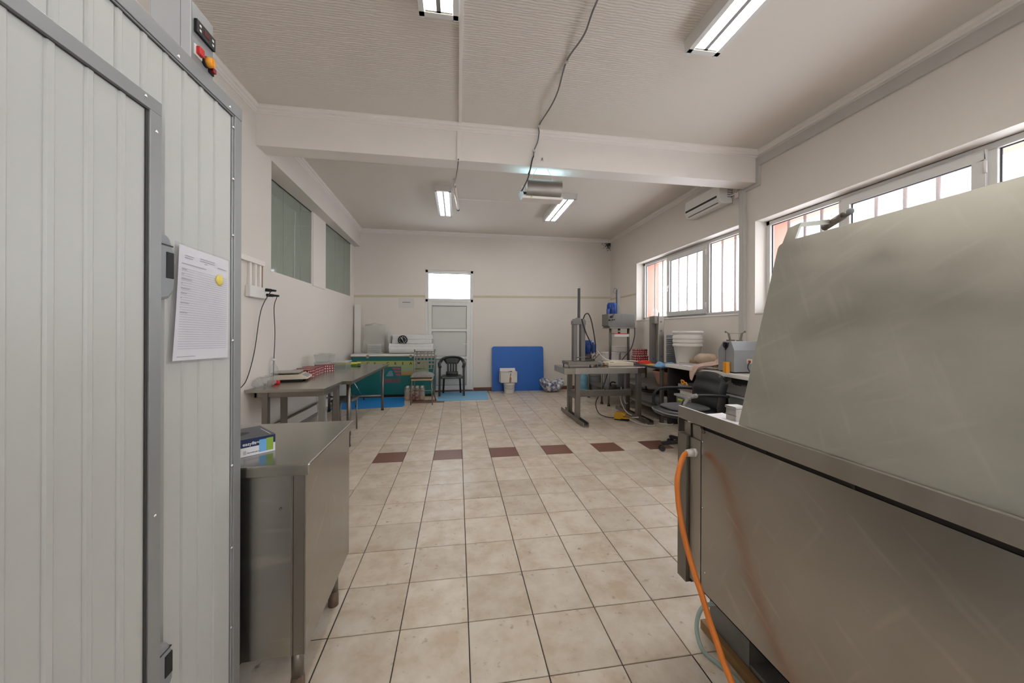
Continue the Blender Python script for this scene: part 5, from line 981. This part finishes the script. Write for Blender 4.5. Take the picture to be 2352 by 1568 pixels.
# on top of the shelving
for k, (x, y, z, lab) in enumerate(((3.12, 5.78, 0.813, 'red gift box with white dots, lower of the two on the steel shelving'), (3.14, 5.79, 0.928, 'red gift box with white dots, upper of the two on the steel shelving'))):
    t = thing('gift_box', lab, 'box', (x, y, z), 0, 'red dotted boxes on the shelving')
    b = B(); b.box(-0.102, 0.136-0.034*k, -0.068, 0.068, 0, 0.112); obj('carton', b, M_DOTS, t, local=True)
    b = B(); b.box(-0.105, 0.139-0.034*k, -0.071, 0.071, 0.09, 0.1135); obj('lid', b, M_DOTS, t, local=True)
def clothf(x0, x1, y0, y1, z, amp, sd, sag=0.0):
    return lambda u, v: (x0+(x1-x0)*u+0.012*math.sin(9*v+sd), y0+(y1-y0)*v+0.012*math.sin(7*u+sd), z+0.004+amp*(0.5+0.5*math.sin(8*u+5*v+sd)*math.cos(7*v-3*u+sd))*(math.sin(PI*min(1, max(0, u)))*math.sin(PI*v))**0.4)
t = thing('folded_cloth', 'red cloth with yellow edge heaped on the steel shelving', 'cloth', (3.05, 5.45, 0.812))
b = B(); b.grid(clothf(2.97, 3.30, 5.25, 5.60, 0.825, 0.055, 1.1), 22, 22); obj('red_fold', b, M_REDC, t, thick=0.004)
b = B(); b.grid(clothf(2.96, 3.34, 5.18, 5.45, 0.813, 0.035, 2.7), 22, 22); obj('yellow_fold', b, M_YELC, t, thick=0.004)
b = B(); b.grid(clothf(2.965, 3.26, 4.86, 5.12, 0.813, 0.085, 0.3), 26, 22); tag(obj('blue_bag', b, M_BLUEC, thick=0.004), 'crumpled light blue plastic bag on the steel shelving beside the white desk', 'bag')
t = thing('column_machine', 'tall square stainless column with open slot standing on the shelving', 'machine', (3.13, 5.28, 0.812))
b = B(); b.box(3.13, 3.225, 5.19, 5.36, 0.813, 1.590); obj('column', b, M_STEEL, t, bevel=0.004)
b = B(); b.box(3.07, 3.13, 5.28, 5.36, 0.813, 1.590); b.box(3.07, 3.13, 5.20, 5.28, 1.47, 1.590); obj('side_frame', b, M_STEELD, t, bevel=0.003)
b = B(); b.box(3.075, 3.13, 5.22, 5.28, 0.90, 0.925); obj('slide', b, M_CHROME, t); b = B(); b.cyl((3.18, 5.27, 1.59), (3.18, 5.27, 1.65), 0.010, n=8); obj('knob', b, M_STEELD, t)
for z in (1.50, 1.36, 0.95):
    b = B(); b.cyl((3.175, 5.19, z), (3.175, 5.182, z), 0.012, n=10); obj('bolt', b, M_STEELD, t)
t = thing('louvred_panel', 'grey louvred metal panel leaning behind the white buckets', 'panel', (3.33, 5.12, 0.812))
b = B(); b.box(3.235, 3.46, 5.12, 5.15, 0.813, 1.295); obj('frame', b, M_GREYM, t, bevel=0.003)
for k in range(11):
    z = 0.90+0.034*k; b = B(); b.obox((3.33, 5.112, z), (0.115, 0, 0), (0, 0.008, 0.006), (0, -0.001, 0.002)); obj('slat', b, M_GREYM, t)

# ================================================================== WHITE DESK AND WHAT STANDS ON IT
t = thing('work_desk', 'long white-topped work desk along the right wall', 'desk', (3.29, 3.7, 0))
b = B(); b.box(2.995, 3.60, 2.55, 4.80, 0.832, 0.876); obj('top', b, M_WHITEP, t, bevel=0.004)
b = B(); b.box(3.52, 3.545, 2.62, 4.78, 0.0, 0.832); obj('shade_panel', b, M_DARK, t)  # dark sheet standing in for the shade under the desk
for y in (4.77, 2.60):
    b = B(); b.box(3.03, 3.54, y-0.018, y+0.018, 0, 0.832); obj('side_panel', b, M_DARK, t)  # dark ends, with the shade below the desktop put into their colour
b = B(); b.box(3.015, 3.03, 4.06, 4.22, 0.79, 0.832); obj('drawer_rail', b, M_PALEW, t); b = B(); b.box(3.02, 3.04, 2.7, 3.55, 0.775, 0.832); obj('front_rail', b, M_BLACK, t)
tb = None
BK = ('lowest white bucket of the nested stack on the desk', 'middle white bucket of the nested stack on the desk', 'top white bucket of the nested stack, with lid')
for k in range(3):
    z = 0.877+0.052*k; cx, cy = 3.30, 4.72
    t = thing('nested_bucket', BK[k], 'bucket', (cx, cy, z), 0, 'nested white buckets on the desk')
    b = B(); r0, r1, h = 0.143, 0.188, 0.35
    prof = [(0, 0.002), (r0, 0.002), (r0+0.004, 0.012), (r1-0.005, h-0.10), (r1+0.008, h-0.098), (r1+0.012, h-0.065), (r1+0.002, h-0.06), (r1+0.004, h-0.015), (r1+0.012, h-0.012), (r1+0.012, h), (r1-0.002, h), (r1-0.010, h-0.10), (r0, 0.02), (0, 0.02)]
    b.lathe(prof, (cx, cy, z), 36); obj('body', b, M_WHITEP, t)
    if k == 2:
        b = B(); b.lathe([(0.0, h+0.012), (0.16, h+0.012), (0.165, h+0.022), (0.198, h+0.022), (0.204, h+0.014), (0.204, h-0.012), (0.2, h-0.012)], (cx+0.004, cy, z), 36); obj('lid', b, M_WHITEP, t)
t = thing('dough_machine', 'grey six-sided bench machine with two lever arms and black knob on the desk', 'machine', (3.27, 3.67, 0.876))
PM = [(3.545, 0.890), (3.79, 0.890), (3.79, 1.135), (3.715, 1.235), (3.593, 1.235), (3.545, 1.135)]
b = B(); b.prism(PM, 3.05, 3.42, 'x'); obj('housing', b, M_GREYM, t, bevel=0.004)
b = B(); b.box(3.07, 3.40, 3.56, 3.78, 0.876, 0.892); obj('base', b, M_RUBBER, t)
b = B(); b.cyl((3.05, 3.665, 1.188), (3.035, 3.665, 1.188), 0.034, n=18); b.cyl((3.035, 3.665, 1.188), (3.02, 3.665, 1.188), 0.018, n=14); kn = obj('knob', b, M_BLACK, t)
b = B(); b.cyl((3.042, 3.665, 1.155), (3.042, 3.665, 1.135), 0.007, n=8); b.cyl((3.042, 3.665, 1.135), (3.042, 3.665, 0.96), 0.0018, n=5); obj('pull_cord', b, M_CABLE, kn)
for y in (3.70, 3.63):
    b = B(); b.cyl((3.05, y, 1.21), (3.042, y, 1.21), 0.008, n=8); obj('bolt', b, M_BLACK, t)
for x0, x1 in ((3.10, 3.075), (3.225, 3.25)):
    b = B(); b.bar((x0, 3.66, 1.235), (x1, 3.66, 1.325), 0.022, 0.010, up=(0,1,0)); ar = obj('lever_arm', b, M_BRASS, t, bevel=0.002)
    b = B(); b.sph((x1+(0.035 if x1 > x0 else -0.035), 3.66, 1.343), 0.013, 8); b.cyl((x1, 3.66, 1.325), (x1+(0.035 if x1 > x0 else -0.035), 3.66, 1.343), 0.006, n=6); obj('lever_ball', b, M_BRASS, ar)
b = B(); b.cyl((3.075, 3.66, 1.325), (3.25, 3.66, 1.325), 0.002, n=5); obj('tie_wire', b, M_BRASS, t)
b = B(); b.box(3.08, 3.14, 3.64, 3.70, 1.235, 1.252); b.box(3.19, 3.24, 3.64, 3.68, 1.235, 1.247); obj('bracket', b, M_BRASS, t)
b = B(); b.box(3.205, 3.275, 3.5415, 3.5455, 0.985, 1.035); sp = obj('switch_plate', b, M_CREAM, t); b = B(); b.box(3.222, 3.248, 3.532, 3.542, 1.0, 1.022); obj('red_switch', b, M_RED, sp, bevel=0.002)
b = B(); b.tube([(3.245, 3.535, 1.005), (3.19, 3.50, 0.985), (3.155, 3.47, 0.945), (3.18, 3.46, 0.90), (3.26, 3.47, 0.882), (3.36, 3.45, 0.882)], 0.007, 6); tag(obj('machine_cord', b, M_CABLE), 'black power cord of the grey bench machine', 'cord')
b = B(); b.box(2.998, 3.045, 3.60, 3.655, 0.877, 1.0); tag(obj('amber_block', b, M_AMBER, bevel=0.004), 'small amber block standing in front of the grey bench machine', 'block')
# cloths, tubes, pump on the desk
b = B()
path = sm([(3.24, 3.90, 0.945), (3.17, 3.95, 0.955), (3.09, 4.02, 0.925), (3.03, 4.08, 0.912), (2.985, 4.12, 0.893), (2.968, 4.14, 0.84), (2.962, 4.155, 0.78), (2.958, 4.155, 0.725)], 5)
def cl(u, v):
    i = u*(len(path)-1); k = min(int(i), len(path)-2); p = path[k].lerp(path[k+1], i-k); w = 0.15*(1-0.75*max(0, u-0.55)/0.45)
    return p+Vector((0.35, 0.94, 0))*(w*(2*v-1))+Vector((-0.4, 0, 1))*(0.016*math.sin(9*v+6*u)+0.010*math.sin(15*v-9*u))*(0.4 if u > 0.7 else 1)
b.grid(cl, 40, 18); tag(obj('beige_cloth', b, M_CLOTH, thick=0.004), 'pink-beige cotton cloth hanging over the front edge of the desk', 'cloth')
b = B(); b.grid(clothf(3.12, 3.38, 3.86, 4.04, 0.90, 0.13, 1.7), 20, 16); tag(obj('beige_cloth', b, M_CLOTH, thick=0.004), 'folded pink-beige cloth lying at the foot of the grey bench machine', 'cloth')
b = B(); b.grid(bagf(3.33, 4.36, 0.90, 0.13, 0.16, 0.15, 3.1), 26, 14); tag(obj('sand_cloth', b, M_CLOTH2), 'sand-coloured cloth bunched over the roller on the desk', 'cloth')
t = thing('roller', 'short brown roller end under the sand-coloured cloth', 'roller', (3.22, 4.36, 0.90)); b = B(); b.cyl((3.19, 4.52, 0.918), (3.33, 4.42, 0.918), 0.038, n=16); obj('core', b, M_CARD, t)
for (p, q, r, lab) in (((3.055, 4.54, 0.899), (3.15, 4.41, 0.899), 0.022, 'shiny metal tube on the desk, left of the pair'), ((3.10, 4.37, 0.898), (3.20, 4.26, 0.898), 0.021, 'shiny metal tube on the desk nearer the hanging cloth')):
    t = thing('metal_tube', lab, 'tube', tuple(Vector(p)), 0, 'metal tubes on the desk'); d = (Vector(q)-Vector(p)).normalized()
    b = B(); b.cyl(p, q, r, n=16, caps=False); obj('body', b, M_CHROME, t); b = B(); b.cyl(Vector(p)+d*0.002, Vector(p)+d*0.004, r*0.94, n=16); obj('bore', b, M_BLACK, t)
b = B(); b.grid(clothf(3.02, 3.20, 4.22, 4.58, 0.877, 0.010, 0.8), 14, 14); tag(obj('paper_scraps', b, M_PAPER, thick=0.002), 'white paper scraps under the metal tubes', 'paper')
t = thing('hand_pump', 'dull bronze hand pump with lever at the back of the desk', 'pump', (3.45, 4.15, 0.876))
b = B(); b.cyl((3.42, 4.22, 0.877), (3.42, 4.22, 0.97), 0.022, n=12); b.box(3.38, 3.46, 4.18, 4.26, 0.877, 0.892); obj('body', b, M_BRASS, t); b = B(); b.cyl((3.42, 4.22, 0.96), (3.50, 4.02, 0.975), 0.011, n=8); b.sph((3.50, 4.02, 0.97), 0.022, 8); obj('lever', b, M_BRASS, t)
b = B(); b.tube([(3.605, 3.72, 1.42), (3.60, 3.80, 1.28), (3.56, 3.93, 1.12), (3.50, 4.08, 1.02), (3.42, 4.22, 0.975)], 0.006, 6); obj('supply_cord', b, M_WCABLE, t)
t = thing('glass_jar', 'clear glass jar on the sill of the far window', 'jar', (3.69, 6.25, 1.58))
b = B(); b.lathe([(0, 0.003), (0.05, 0.003), (0.055, 0.015), (0.055, 0.15), (0.035, 0.19), (0.035, 0.21)], (3.69, 6.25, 1.58), 18); obj('body', b, M_PET, t)
# under the desk
t = thing('storage_bin', 'grey storage bin with lime handle under the desk', 'bin', (3.24, 4.38, 0))
b = B(); b.prism([(3.07, 0.003), (3.40, 0.003), (3.43, 0.45), (3.04, 0.45)], 4.16, 4.60, 'y'); obj('body', b, M_GREYP, t, bevel=0.012)
b = B(); b.box(3.02, 3.45, 4.14, 4.62, 0.445, 0.475); obj('lid', b, mat('pale grey lid', (0.40, 0.41, 0.42), 0.4, 0, 0.06, 10), t, bevel=0.008)
b = B(); b.bar((3.025, 4.52, 0.405), (3.025, 4.32, 0.395), 0.03, 0.028); obj('handle', b, M_LIME, t, bevel=0.008)
t = thing('open_tray', 'clear open tray with red and orange contents on top of the grey bin', 'tray', (3.22, 4.38, 0.476))
b = B(); b.box(3.06, 3.40, 4.18, 4.58, 0.53, 0.536)
for x0, x1, y0, y1 in ((3.06, 3.064, 4.18, 4.58), (3.396, 3.40, 4.18, 4.58), (3.06, 3.40, 4.18, 4.184), (3.06, 3.40, 4.576, 4.58)): b.box(x0, x1, y0, y1, 0.536, 0.62)
obj('body', b, M_CLEAR, t)
b = B(); b.grid(clothf(3.08, 3.36, 4.20, 4.48, 0.54, 0.06, 2.1), 14, 14); obj('red_bag', b, M_REDC, t, thick=0.004)
b = B(); b.tube([(3.09, 4.50, 0.60), (3.07, 4.46, 0.66), (3.07, 4.52, 0.67), (3.08, 4.50, 0.62), (3.07, 4.42, 0.65), (3.065, 4.38, 0.62)], 0.010, 7); obj('orange_cord', b, M_AMBER, t)
b = B(); b.box(3.075, 3.38, 4.20, 4.56, 0.476, 0.530); tag(obj('white_box', b, M_WCARD, bevel=0.006), 'flat white box between the grey bin and the clear tray', 'box')
t = thing('printed_carton', 'grey carton with dark lettering on tubs under the desk, right of the office chair', 'box', (3.22, 3.5, 0.66))
b = B(); b.box(3.05, 3.36, 3.36, 3.66, 0.645, 0.815); obj('body', b, M_GCARD, t, bevel=0.003)
text('carton_lettering', 'PERIS', 0.05, M_BLACK, t, (3.0485, 3.50, 0.765), (PI/2, 0, -PI/2))
for k, (z, h) in enumerate(((0.335, 0.13), (0.475, 0.15), (0.0, 0.325))):
    t = thing('plastic_tub', ('middle clear tub under the printed carton', 'upper clear tub directly under the printed carton', 'bottom clear tub on the floor under the desk')[k], 'container', (3.2, 3.5, z), 0, 'clear tubs under the desk')
    b = B(); b.prism([(3.065, z+0.002), (3.345, z+0.002), (3.355, z+h), (3.055, z+h)], 3.37, 3.65, 'y'); obj('body', b, M_CLEAR, t, bevel=0.01)
    b = B(); b.box(3.045, 3.365, 3.36, 3.66, z+h-0.012, z+h+0.008); obj('lid', b, M_MILKY, t, bevel=0.004)

# ================================================================== OFFICE CHAIR
OX, OY = 2.56, 3.64
t = thing('office_chair', 'black leather office chair with grey mesh cushion on castors', 'chair', (OX, OY, 0))
b = B(); b.cyl((OX, OY, 0.09), (OX, OY, 0.40), 0.028, n=14); b.cyl((OX, OY, 0.06), (OX, OY, 0.20), 0.045, n=14); obj('gas_column', b, M_BLACK, t)
for k in range(5):
    a = math.radians(168+72*k); e = Vector((OX+0.29*math.cos(a), OY+0.29*math.sin(a), 0.085))
    b = B(); b.bar((OX, OY, 0.115), e, 0.05, 0.035); lg = obj('base_arm', b, M_BLACK, t, bevel=0.008)
    s = Vector((-math.sin(a), math.cos(a), 0))
    for q in (-1, 1):
        b = B(); b.cyl(Vector((e.x, e.y, 0.03))+s*(0.008*q), Vector((e.x, e.y, 0.03))+s*(0.028*q), 0.030, n=14); obj('castor', b, M_RUBBER, lg)
b = B(); b.cyl((e.x, e.y, 0.05), (e.x, e.y, 0.09), 0.008, n=6); obj('castor_pin', b, M_BLACK, t)
b = B(); b.box(OX-0.14, OX+0.16, OY-0.12, OY+0.12, 0.395, 0.425); obj('seat_plate', b, M_BLACK, t, bevel=0.005)
def oval(cx, cy, z0, z1, rx, ry, dome):
    b = B(); n = 36; m = 6; pr = [(0.0, z1+dome)]+[(math.sin(PI/2*i/m), z1+dome*math.cos(PI/2*i/m)) for i in range(1, m+1)]+[(1.02, (z0+z1)/2), (0.97, z0), (0, z0)]
    vs = []
    for r, z in pr:
        for k in range(n):
            a = 2*PI*k/n; ca, sa = math.cos(a), math.sin(a); ex = 0.62; vs.append((cx+rx*r*math.copysign(abs(ca)**ex, ca), cy+ry*r*math.copysign(abs(sa)**ex, sa), z))
    M = len(pr); return b.add(vs, [(i*n+k, i*n+(k+1) % n, (i+1)*n+(k+1) % n, (i+1)*n+k) for i in range(M-1) for k in range(n)], True)
obj('seat', oval(OX-0.055, OY, 0.425, 0.475, 0.30, 0.26, 0.02), M_LEATHER, t)
b = B(); b.tube([(OX-0.055+0.305*math.copysign(abs(math.cos(q))**.62, math.cos(q)), OY+0.265*math.copysign(abs(math.sin(q))**.62, math.sin(q)), 0.462) for q in [2*PI*k/36 for k in range(37)]], 0.007, 6, smooth=0); obj('seat_piping', b, M_HANDLE, t)
obj('seat_cushion', oval(OX-0.04, OY+0.01, 0.490, 0.505, 0.235, 0.20, 0.022), M_MESH, t)
def backf(u, v):
    w = 0.235*(1-0.16*v**2-0.10*(1-v)**2); y = OY+w*(2*u-1); x = OX+0.235+0.065*v+0.02*(1-(2*u-1)**2)-0.03*math.sin(PI*v); z = 0.42+0.45*v-0.035*abs(2*u-1)**3*(1 if v > 0.9 else 0)
    return (x+0.006*math.sin(6*PI*v), y, z)
b = B(); b.grid(backf, 16, 18); bk = obj('backrest', b, M_LEATHER, t)
md = bk.modifiers.new('solidify', 'SOLIDIFY'); md.thickness = 0.085; md.offset = 0
md = bk.modifiers.new('bevel', 'BEVEL'); md.width = 0.028; md.segments = 3; md.limit_method = 'ANGLE'; md.angle_limit = math.radians(50)
b = B(); b.bar((OX+0.12, OY, 0.41), (OX+0.31, OY, 0.40), 0.07, 0.012); b.bar((OX+0.31, OY, 0.395), (OX+0.33, OY, 0.62), 0.07, 0.012, up=(1,0,0)); obj('back_bracket', b, M_BLACK, t)
for s in (-1, 1):
    y = OY+s*0.275
    b = B(); b.tube([(OX+0.27, y, 0.655), (OX+0.10, y, 0.670), (OX-0.12, y, 0.672), (OX-0.22, y, 0.645), (OX-0.26, y, 0.58), (OX-0.25, y-s*0.01, 0.50), (OX-0.16, y-s*0.05, 0.43)], 0.016, 8); ar = obj('armrest', b, M_BLACK, t)
    if s < 0:
        b = B(); b.tube([(OX-0.10, y, 0.674), (OX-0.19, y, 0.660), (OX-0.24, y, 0.61), (OX-0.262, y, 0.54)], 0.023, 9); obj('armrest_tape', b, mat('crumpled grey tape', (0.22, 0.205, 0.185), 0.45, 0, 0.7, 40, 0.8, 60), ar, label='crumpled pale tape wrapping')
# ================================================================== STEEL MACHINE WITH RAISED LID (right foreground)
MX, MY, MN = 0.950, 1.405, -0.35
t = thing('steel_machine', 'large stainless steel machine with raised slanted lid in the right foreground', 'machine', (1.45, 0.5, 0))
b = B(); b.box(MX+0.012, 1.92, MN, MY-0.012, 0.318, 0.955); obj('tank', b, M_STEEL, t)
b = B(); b.box(MX+0.002, MX+0.008, MN, 1.272, 0.318, 0.952); b.box(MX+0.002, MX+0.026, MN, 1.272, 0.318, 0.322); obj('side_panel', b, M_PANEL, t)
b = B(); b.box(MX+0.003, MX+0.009, 1.279, 1.345, 0.318, 0.90); obj('corner_panel', b, M_STEEL, t, bevel=0.001)
b = B(); b.box(MX+0.006, MX+0.012, 1.2715, 1.2795, 0.32, 0.952); obj('panel_gap', b, M_DARK, t)
b = B(); b.box(MX-0.012, MX+0.03, 1.348, MY, 0.297, 0.905); obj('corner_post', b, M_STEELD, t, bevel=0.002)
b = B(); b.box(MX+0.008, MX+0.05, 1.342, 1.3485, 0.30, 0.955); obj('post_gap', b, M_DARK, t)
b = B(); b.box(MX+0.010, MX+0.014, MN, 1.29, 0.950, 0.968); obj('shadow_gap', b, M_DARK, t)
for y in (1.268, 0.98, 0.73):
    b = B(); b.box(MX+0.004, MX+0.012, y-0.003, y+0.003, 0.950, 0.970); obj('gap_spacer', b, M_DARK, t)
b = B(); b.box(MX-0.004, MX+0.006, MN, MY+0.01, 0.968, 1.017); b.box(MX-0.004, 1.95, MN, MY+0.01, 0.966, 0.971); obj('rim', b, M_STEEL, t, bevel=0.0015)
b = B(); b.box(MX-0.004, MX+0.04, MY+0.004, MY+0.010, 0.905, 0.968); obj('rim_end', b, M_STEELD, t)
b = B(); b.cyl((MX+0.003, 1.262, 0.944), (MX-0.001, 1.262, 0.944), 0.008, n=12); obj('hole_plug', b, M_RUST, t)
for y, z in ((1.266, 0.903), (1.266, 0.645), (1.250, 0.40)):
    b = B(); b.sph((MX+0.002, y, z), 0.004, 6, (0.7, 1, 1)); obj('screw', b, M_SCREW, t)
# raised lid: a leaning sheet with its top corner cut, bracket and handle arm
LB, LT = Vector((0.965, 0, 0.995)), Vector((1.128, 0, 1.652)); dl = LT-LB
nl = Vector((-dl.z, 0, dl.x)).normalized()
def lp(v, y, off=0.0): q = LB+dl*v-nl*off; return (q.x, y, q.z)
b = B(); out = [(0, MN), (0, 1.108), (0.97, 1.108), (0.985, 1.104), (1, 1.085), (1, MN)]
vs = [lp(v, y) for v, y in out]+[lp(v, y, 0.035) for v, y in out]; n = len(out)
b.add(vs, [tuple(range(n)), tuple(range(2*n-1, n-1, -1))]+[(k, n+k, n+(k+1) % n, (k+1) % n) for k in range(n)])
lid = obj('lid', b, M_LID, t, bevel=0.003)
b = B(); P = [lp(0.995, 1.098, 0.006), lp(0.995, 1.052, 0.006), lp(1.085, 1.043, 0.006), lp(1.075, 1.088, 0.006)]; Q = [lp(0.995, 1.098, 0.014), lp(0.995, 1.052, 0.014), lp(1.085, 1.043, 0.014), lp(1.075, 1.088, 0.014)]
b.add(P+Q, [(0,1,2,3), (7,6,5,4), (0,4,5,1), (1,5,6,2), (2,6,7,3), (3,7,4,0)]); obj('bracket', b, M_LID, lid)
b = B(); b.add([lp(1.085, 1.043, 0.006), lp(1.062, 1.047, 0.006), (1.24, 1.025, 1.700), (1.24, 1.025, 1.716)], [(0,1,2,3)]); obj('bracket_arm', b, M_LID, lid, thick=0.004)
b = B(); b.cyl((1.255, 1.055, 1.697), (1.245, 0.985, 1.716), 0.012, n=14); b.cyl((1.245, 0.985, 1.716), (1.243, 0.965, 1.721), 0.009, n=12); obj('handle', b, M_STEELD, lid)
b = B(); b.sph((1.242, 0.962, 1.722), 0.0105, 10); obj('handle_cap', b, M_HANDLE, lid)
# pedestal and timber skid
b = B(); b.box(1.115, 1.85, 1.215, 1.432, 0.0, 0.318); b.box(1.40, 1.85, MN, 1.215, 0.0, 0.318); b.box(1.115, 1.40, MN, 0.40, 0.0, 0.318); obj('pedestal', b, M_STONE, t)
b = B(); b.box(1.118, 1.40, 0.40, 1.215, 0.002, 0.055); obj('pedestal_tray', b, M_STONE, t)
b = B(); b.box(1.086, 1.114, MN, 1.456, 0.0, 0.040); obj('timber_skid', b, M_WOOD, t, bevel=0.002)
# cable gland, hose, tube
b = B(); b.cyl((MX+0.004, 1.312, 0.846), (MX-0.008, 1.312, 0.846), 0.018, n=6); b.cyl((MX-0.008, 1.312, 0.846), (MX-0.034, 1.314, 0.844), 0.0165, 0.0135, n=14); obj('cable_gland', b, M_WHITEP, t)
b = B(); b.tube([(MX-0.028, 1.314, 0.845), (0.905, 1.31, 0.840), (0.885, 1.298, 0.824), (0.862, 1.284, 0.785), (0.848, 1.272, 0.742), (0.840, 1.25, 0.667), (0.837, 1.218, 0.588), (0.840, 1.187, 0.517), (0.844, 1.16, 0.463), (0.847, 1.125, 0.411), (0.850, 1.096, 0.357), (0.850, 1.061, 0.313), (0.850, 1.028, 0.272), (0.852, 0.994, 0.237), (0.858, 0.94, 0.18), (0.868, 0.86, 0.09), (0.875, 0.78, 0.03), (0.875, 0.68, 0.012), (0.87, 0.5, 0.012)], 0.0100, 12); tag(obj('power_hose', b, M_ORANGE), 'thick orange cable drooping from the side of the steel machine to the floor', 'cable')
b = B(); b.tube([(1.10, 1.35, 0.19), (1.05, 1.381, 0.160), (1.028, 1.393, 0.105), (1.015, 1.38, 0.05), (1.01, 1.335, 0.014), (1.035, 1.27, 0.010), (1.055, 1.20, 0.010), (1.06, 1.0, 0.010)], 0.0085, 10); tag(obj('clear_tube', b, M_HOSEG), 'clear greenish plastic tube on the floor behind the orange cable', 'tube')
# things on the machine
b = B(); b.grid(lambda u, v: (0.985+0.17*u, 1.19+0.22*v, 0.9725+0.006*math.sin(3*u+2*v)+0.012*u*v), 8, 8); tag(obj('paper_sheet', b, M_PAPER, thick=0.0008), 'white paper sheet lying on the steel machine beside the lid', 'paper')
b = B()
for k in range(4): b.bar((1.02+0.04*k, 1.20, 0.9815+0.003*k), (1.06+0.04*k, 1.36, 0.990+0.003*k), 0.0012, 0.0004)
t = thing('metal_canister', 'small square metal canister standing behind the raised lid', 'canister', (1.115, 1.285, 0.971))
b = B(); b.box(1.093, 1.145, 1.26, 1.315, 0.972, 1.025); obj('body', b, M_STEEL, t, bevel=0.003)
b = B(); b.box(1.090, 1.148, 1.257, 1.318, 1.025, 1.036); obj('lid', b, M_STEEL, t, bevel=0.003)
b = B(); b.box(1.091, 1.0935, 1.258, 1.317, 0.998, 1.002); obj('seam', b, M_STEELD, t)
